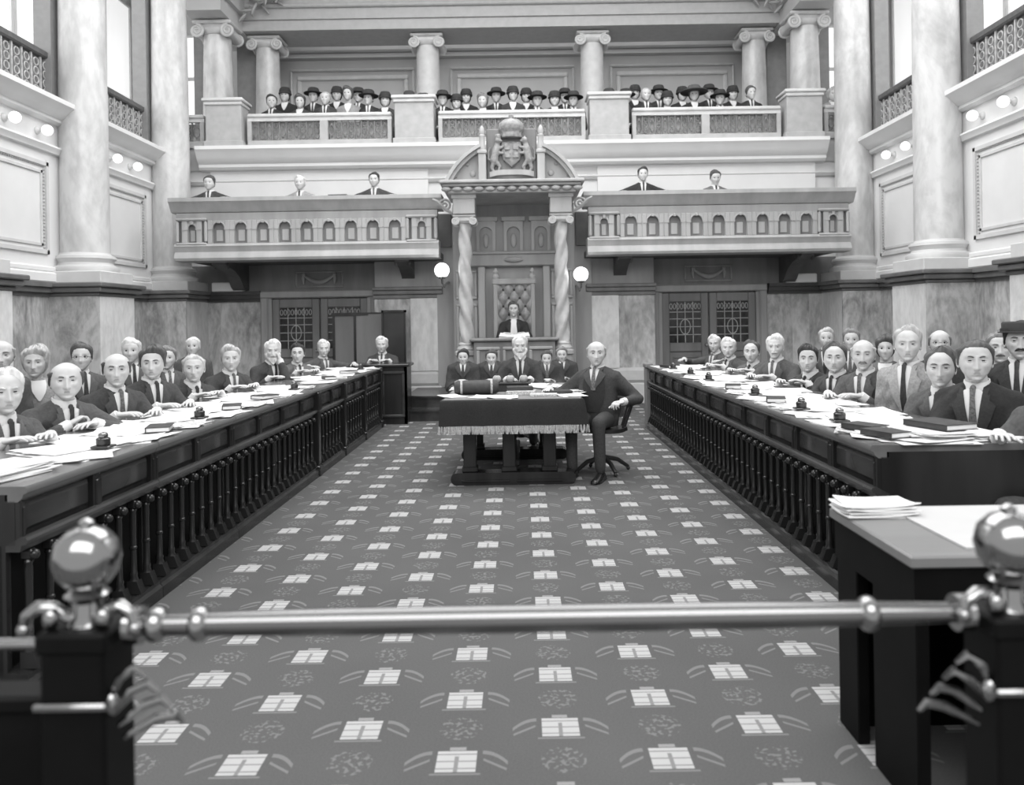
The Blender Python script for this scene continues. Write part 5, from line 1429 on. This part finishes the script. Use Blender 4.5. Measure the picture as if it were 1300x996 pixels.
# upper gallery
GAL = [
 (345, 130, 'man in dark coat behind the left gallery railing, leftmost', dict(suit=0, hair='full', hv=0)),
 (381, 130, 'woman reading at the left gallery railing, second from the left', dict(suit=1, hair='woman', hv=1, lady=True)),
 (413, 126, 'fair man at the left gallery railing, third from the left', dict(suit=1, hair='thin', hv=3)),
 (442, 120, 'tall woman in light dress at the left gallery railing', dict(suit=4, hair='woman', hv=1, lady=True)),
 (468, 126, 'man in black hat between the light dressed woman and the stone pedestal', dict(suit=0, hair='full', hv=0, hat='brim')),
 (489, 128, 'pale faced woman in dark hat beside the left middle pedestal', dict(suit=1, hair='woman', hv=0, lady=True, hat='cloche')),
 (562, 127, 'man in dark hat at the centre gallery railing, leftmost', dict(suit=0, hair='full', hv=0, hat='brim')),
 (580, 131, 'woman with white collar at the centre gallery railing, second from the left', dict(suit=0, hair='woman', hv=0, lady=True, hat='cloche')),
 (613, 129, 'woman with white collar left of the crest at the gallery railing', dict(suit=0, hair='woman', hv=2, lady=True)),
 (651, 121, 'woman in dark hat directly above the crest', dict(suit=1, hair='woman', hv=0, lady=True, hat='cloche')),
 (682, 128, 'man in dark hat just right of the crest at the gallery railing', dict(suit=0, hair='full', hv=0, hat='brim')),
 (704, 127, 'woman in dark hat second from the right at the centre gallery railing', dict(suit=0, hair='woman', hv=0, lady=True, hat='cloche')),
 (728, 128, 'man in brimmed hat at the centre gallery railing, rightmost', dict(suit=1, hair='full', hv=0, hat='brim')),
 (794, 125, 'man in dark hat at the right gallery railing, leftmost', dict(suit=0, hair='full', hv=0, hat='brim')),
 (820, 121, 'fair man at the right gallery railing, second from the left', dict(suit=0, hair='thin', hv=3)),
 (847, 127, 'woman in rounded dark hat at the right gallery railing', dict(suit=0, hair='woman', hv=0, lady=True, hat='cloche')),
 (881, 121, 'woman in very wide hat at the right gallery railing', dict(suit=0, hair='woman', hv=1, lady=True, hat='wide')),
 (914, 126, 'man in brimmed hat right of the very wide hat, right gallery', dict(suit=0, hair='full', hv=1, hat='brim')),
 (953, 119, 'man in dark suit rightmost at the right gallery railing', dict(suit=0, hair='full', hv=1)),
 (1057, 121, 'fair haired figure in the far right corner of the gallery', dict(suit=4, hair='woman', hv=3, lady=True)),
]
for i, (a, b_, lb, kw) in enumerate(GAL):
    person(lb, P(a, b_, 14.75), 180, 180 + (i * 37 % 30 - 15), arms='lap', lean=4, floor=4.425, lod=1, seed=500 + i, sc=1.08, **kw)
rr2 = random.Random(12)                                     # second row: hats behind
for i, (a, b_) in enumerate(((362, 120), (398, 121), (428, 119), (455, 121), (592, 122), (630, 121), (668, 121), (717, 122), (806, 117), (836, 118), (866, 119), (900, 117), (930, 118))):
    person('hatted figure in the second gallery row above %s' % ('the left balcony and its outer half', 'the gap between outer left balcony men', 'the dark book on the left balcony', 'the writing man of the left balcony', 'the left canopy finial', 'the left half of the crest', 'the right half of the crest', 'the right canopy finial', 'the inner end of the right balcony', 'the black suited balcony man', 'the gap between the right balcony men', 'the bending balcony man', 'the outer end of the right balcony')[i], P(a, b_ + 2, 15.3), 180, 180, suit=0, hair='full' if i % 2 else 'woman', hv=0, lady=i % 2 == 0, hat=('brim', 'cloche')[i % 2 == 0], arms='lap', lean=2, floor=4.665, lod=1, seed=600 + i, sc=1.08)

# chairs under the seated people of the floor
first = None
for o, sh, row, p in SEATED:
    lb = 'wooden armchair under the ' + o['label'].replace(',', '')
    lb = ' '.join(lb.split()[:15])
    while lb.split()[-1] in ('in', 'the', 'of', 'and', 'with', 'at', 'a', 'his'): lb = ' '.join(lb.split()[:-1])
    f = math.pi / 2
    rz = o.rotation_euler[2]; loc = (o.location[0], o.location[1], 0)
    if o is CM:
        loc = (loc[0] + .03, loc[1] + .03, 0)
    if first is None: first = armchair(lb, loc, rz, None); 
    else: copy_tree(first, loc, rz, lb)
# papers, books and inkwells on the desks
r = random.Random(21)
used_y = {}
for o, sh, row, p in SEATED:
    if row not in ('left', 'right'): continue
    s = -1 if row == 'left' else 1
    Xf = XL if s < 0 else XR; y = p[1] - .22; y0 = (3.08, 3.74)[s > 0] + .2
    if y < y0: y = y0 + .05
    y = min(y, (10.4, 9.75)[s > 0])
    a = r.uniform(-.3, .3)
    paper_stack('spread of white papers on the desk before ' + sh, Xf + s * .30, y, .833, a, 5, .34, .44, seed=int(y * 100), jit=.08, th=.003)
    paper_stack('printed sheets near the desk edge before ' + sh, Xf + s * .13, y + .30 * r.uniform(.7, 1.1), .833, r.uniform(-.5, .5), 3, .2, .28, PAPERG if r.random() < .4 else PAPER, seed=int(y * 77), th=.004)
    paper_stack('open newspaper sheets beside the hands of ' + sh, Xf + s * .50, y + .36, .833, r.uniform(-.3, .3), 3, .26, .36, seed=int(y * 55), th=.004, jit=.1)
    paper_stack('large white sheets along the desk front before ' + sh, Xf + s * .20, max(y - .28, y0 + .10), .833, r.uniform(-.25, .25), 3, .30, .40, seed=int(y * 33), th=.003, jit=.1)
    k = r.random()
    if k < .55: book('dark bound book lying on the desk before ' + sh, Xf + s * .12, y - .06, .845 if False else .848, r.uniform(-.5, .5), .13, .20, .03)
    else: inkwell('small inkwell on the desk before ' + sh, Xf + s * .12, y - .10, .848 - .0)
# extra papers at the near ends
for i, (x, y, lb) in enumerate(((-2.20, 3.30, 'thick white paper bundle on the near corner of the left row'), (-2.45, 3.34, 'ledger of white sheets behind the near left bundle'), (2.05, 3.98, 'white papers at the near corner of the right row'), (2.28, 4.0, 'flat sheets behind the near right papers'))):
    paper_stack(lb, x, y, .833, .2 * i - .3, 9 if i % 2 == 0 else 5, .26, .34, seed=900 + i, th=.005)
book('dark flat book on the near right desk end', 2.12, 4.0, .848 + .03, .3, .2, .28, .03)

# gallery benches
for i, (a, b_) in enumerate(((-4.7, -2.2), (-1.4, 1.2), (2.0, 4.65))):
    for j, y in enumerate((14.82, 15.42)):
        if j == 1: a, b_ = a + .25, b_ - .25
        t = thing('bench', 'long wooden bench of the %s gallery section, %s row' % (('left', 'centre', 'right')[i], ('front', 'rear')[j]), 'bench', ((a + b_) / 2, y, 4.42 + .242 * j))
        L = (b_ - a) / 2; MB().box(-L, L, -.13, .13, .385, .42, bev=.008).build('seat', OAKD, t)
        for x in (-L + .1, 0, L - .1): MB().box(x - .03, x + .03, -.11, .11, 0, .385).build('leg', OAKD, t)
for i, px_ in enumerate((266, 381, 475, 816, 908)):
    t = thing('stool', 'small wooden stool under the %s man seated on the balconies' % ('first', 'second', 'third', 'fourth', 'fifth')[i], 'stool', (P(px_, 230, 13.1)[0], 13.22, 2.60))
    MB().lathe([(.17, .385), (.18, .40), (.17, .42)], (0, 0, 0), 20).build('seat', OAKD, t)
    for k in range(4):
        q = PI / 4 + k * PI / 2; MB().tube([(.11 * math.cos(q), .11 * math.sin(q), .39), (.15 * math.cos(q), .15 * math.sin(q), 0)], .016, 7).build('leg', OAKD, t)

for x, y, lb in ((-1.90, 13.86, 'dark hat resting on the pedestal left of the crest'), (-1.66, 13.92, 'folded dark bag resting beside the hat on the pedestal left of the crest'), (1.62, 13.9, 'dark hat resting on the pedestal right of the crest')):
    if 'bag' in lb:
        o = MB().loft([[(x + dx * k, y + dy * k, 5.40 + z) for dx, dy in ((-.10, -.08), (.10, -.09), (.11, .08), (-.09, .09))] for k, z in ((.95, 0), (1, .03), (.9, .07), (.6, .09))]).build('bag', MT['hat'][0]); tag(o, lb, 'bag'); continue
    t = thing('hat', lb, 'hat', (x, y, 5.401))
    MB().lathe([(.165, 0), (.17, .008), (.10, .02), (.098, .085), (.08, .11), (.02, .118)], (0, 0, 0), 26).build('crown_and_brim', MT['hat'][0], t, smooth=50)
    MB().lathe([(.100, .022), (.103, .022), (.102, .045), (.099, .045)], (0, 0, 0), 26, caps=False).build('band', MT['suit'][0], t)
# ------------------------------------------------------------------ camera, light
cd = bpy.data.cameras.new('camera'); cam = bpy.data.objects.new('camera', cd); C.objects.link(cam)
cd.sensor_width = 36; cd.lens = FPX * 36 / 1300
cd.shift_x = (650 - VPX) / 1300; cd.shift_y = -(498 - VPY) / 1300
cam.matrix_world = Matrix.Translation((0, 0, CH)) @ Matrix.Rotation(PI / 2, 4, 'X') @ Matrix.Rotation(-ROLL, 4, 'Z')
cd.clip_start = .05
cd.dof.use_dof = True; cd.dof.focus_distance = 6.5; cd.dof.aperture_fstop = cd.lens / 1000 / .011
bpy.context.scene.camera = cam
def area(name, loc, rot, sx, sy, e):
    l = bpy.data.lights.new(name, 'AREA'); l.shape = 'RECTANGLE'; l.size = sx; l.size_y = sy; l.energy = e
    o = bpy.data.objects.new(name, l); C.objects.link(o); o.location = loc; o.rotation_euler = rot; return o
area('skylight', (X0, 8.5, 8.6), (0, 0, 0), 8.5, 9, 1050)
area('window_light', (X0, -2.5, 6.2), (math.radians(58), 0, 0), 8, 4, 480)  # added fill lamp behind the camera, no window stands there
for s in (-1, 1): area('gallery_light', (X0 + s * 7.4, 9.5, 8.5), (0, 0, 0), 1.6, 8, 150)  # added lamps that brighten the side galleries
area('back_gallery_light', (X0, 17, 8.5), (0, 0, 0), 9, .5, 110)  # added lamp that brightens the rear gallery wall
w = bpy.data.worlds.new('world'); bpy.context.scene.world = w; w.use_nodes = True
w.node_tree.nodes['Background'].inputs[0].default_value = (1, 1, 1, 1); w.node_tree.nodes['Background'].inputs[1].default_value = .75
bpy.context.scene.view_settings.view_transform = 'Standard'
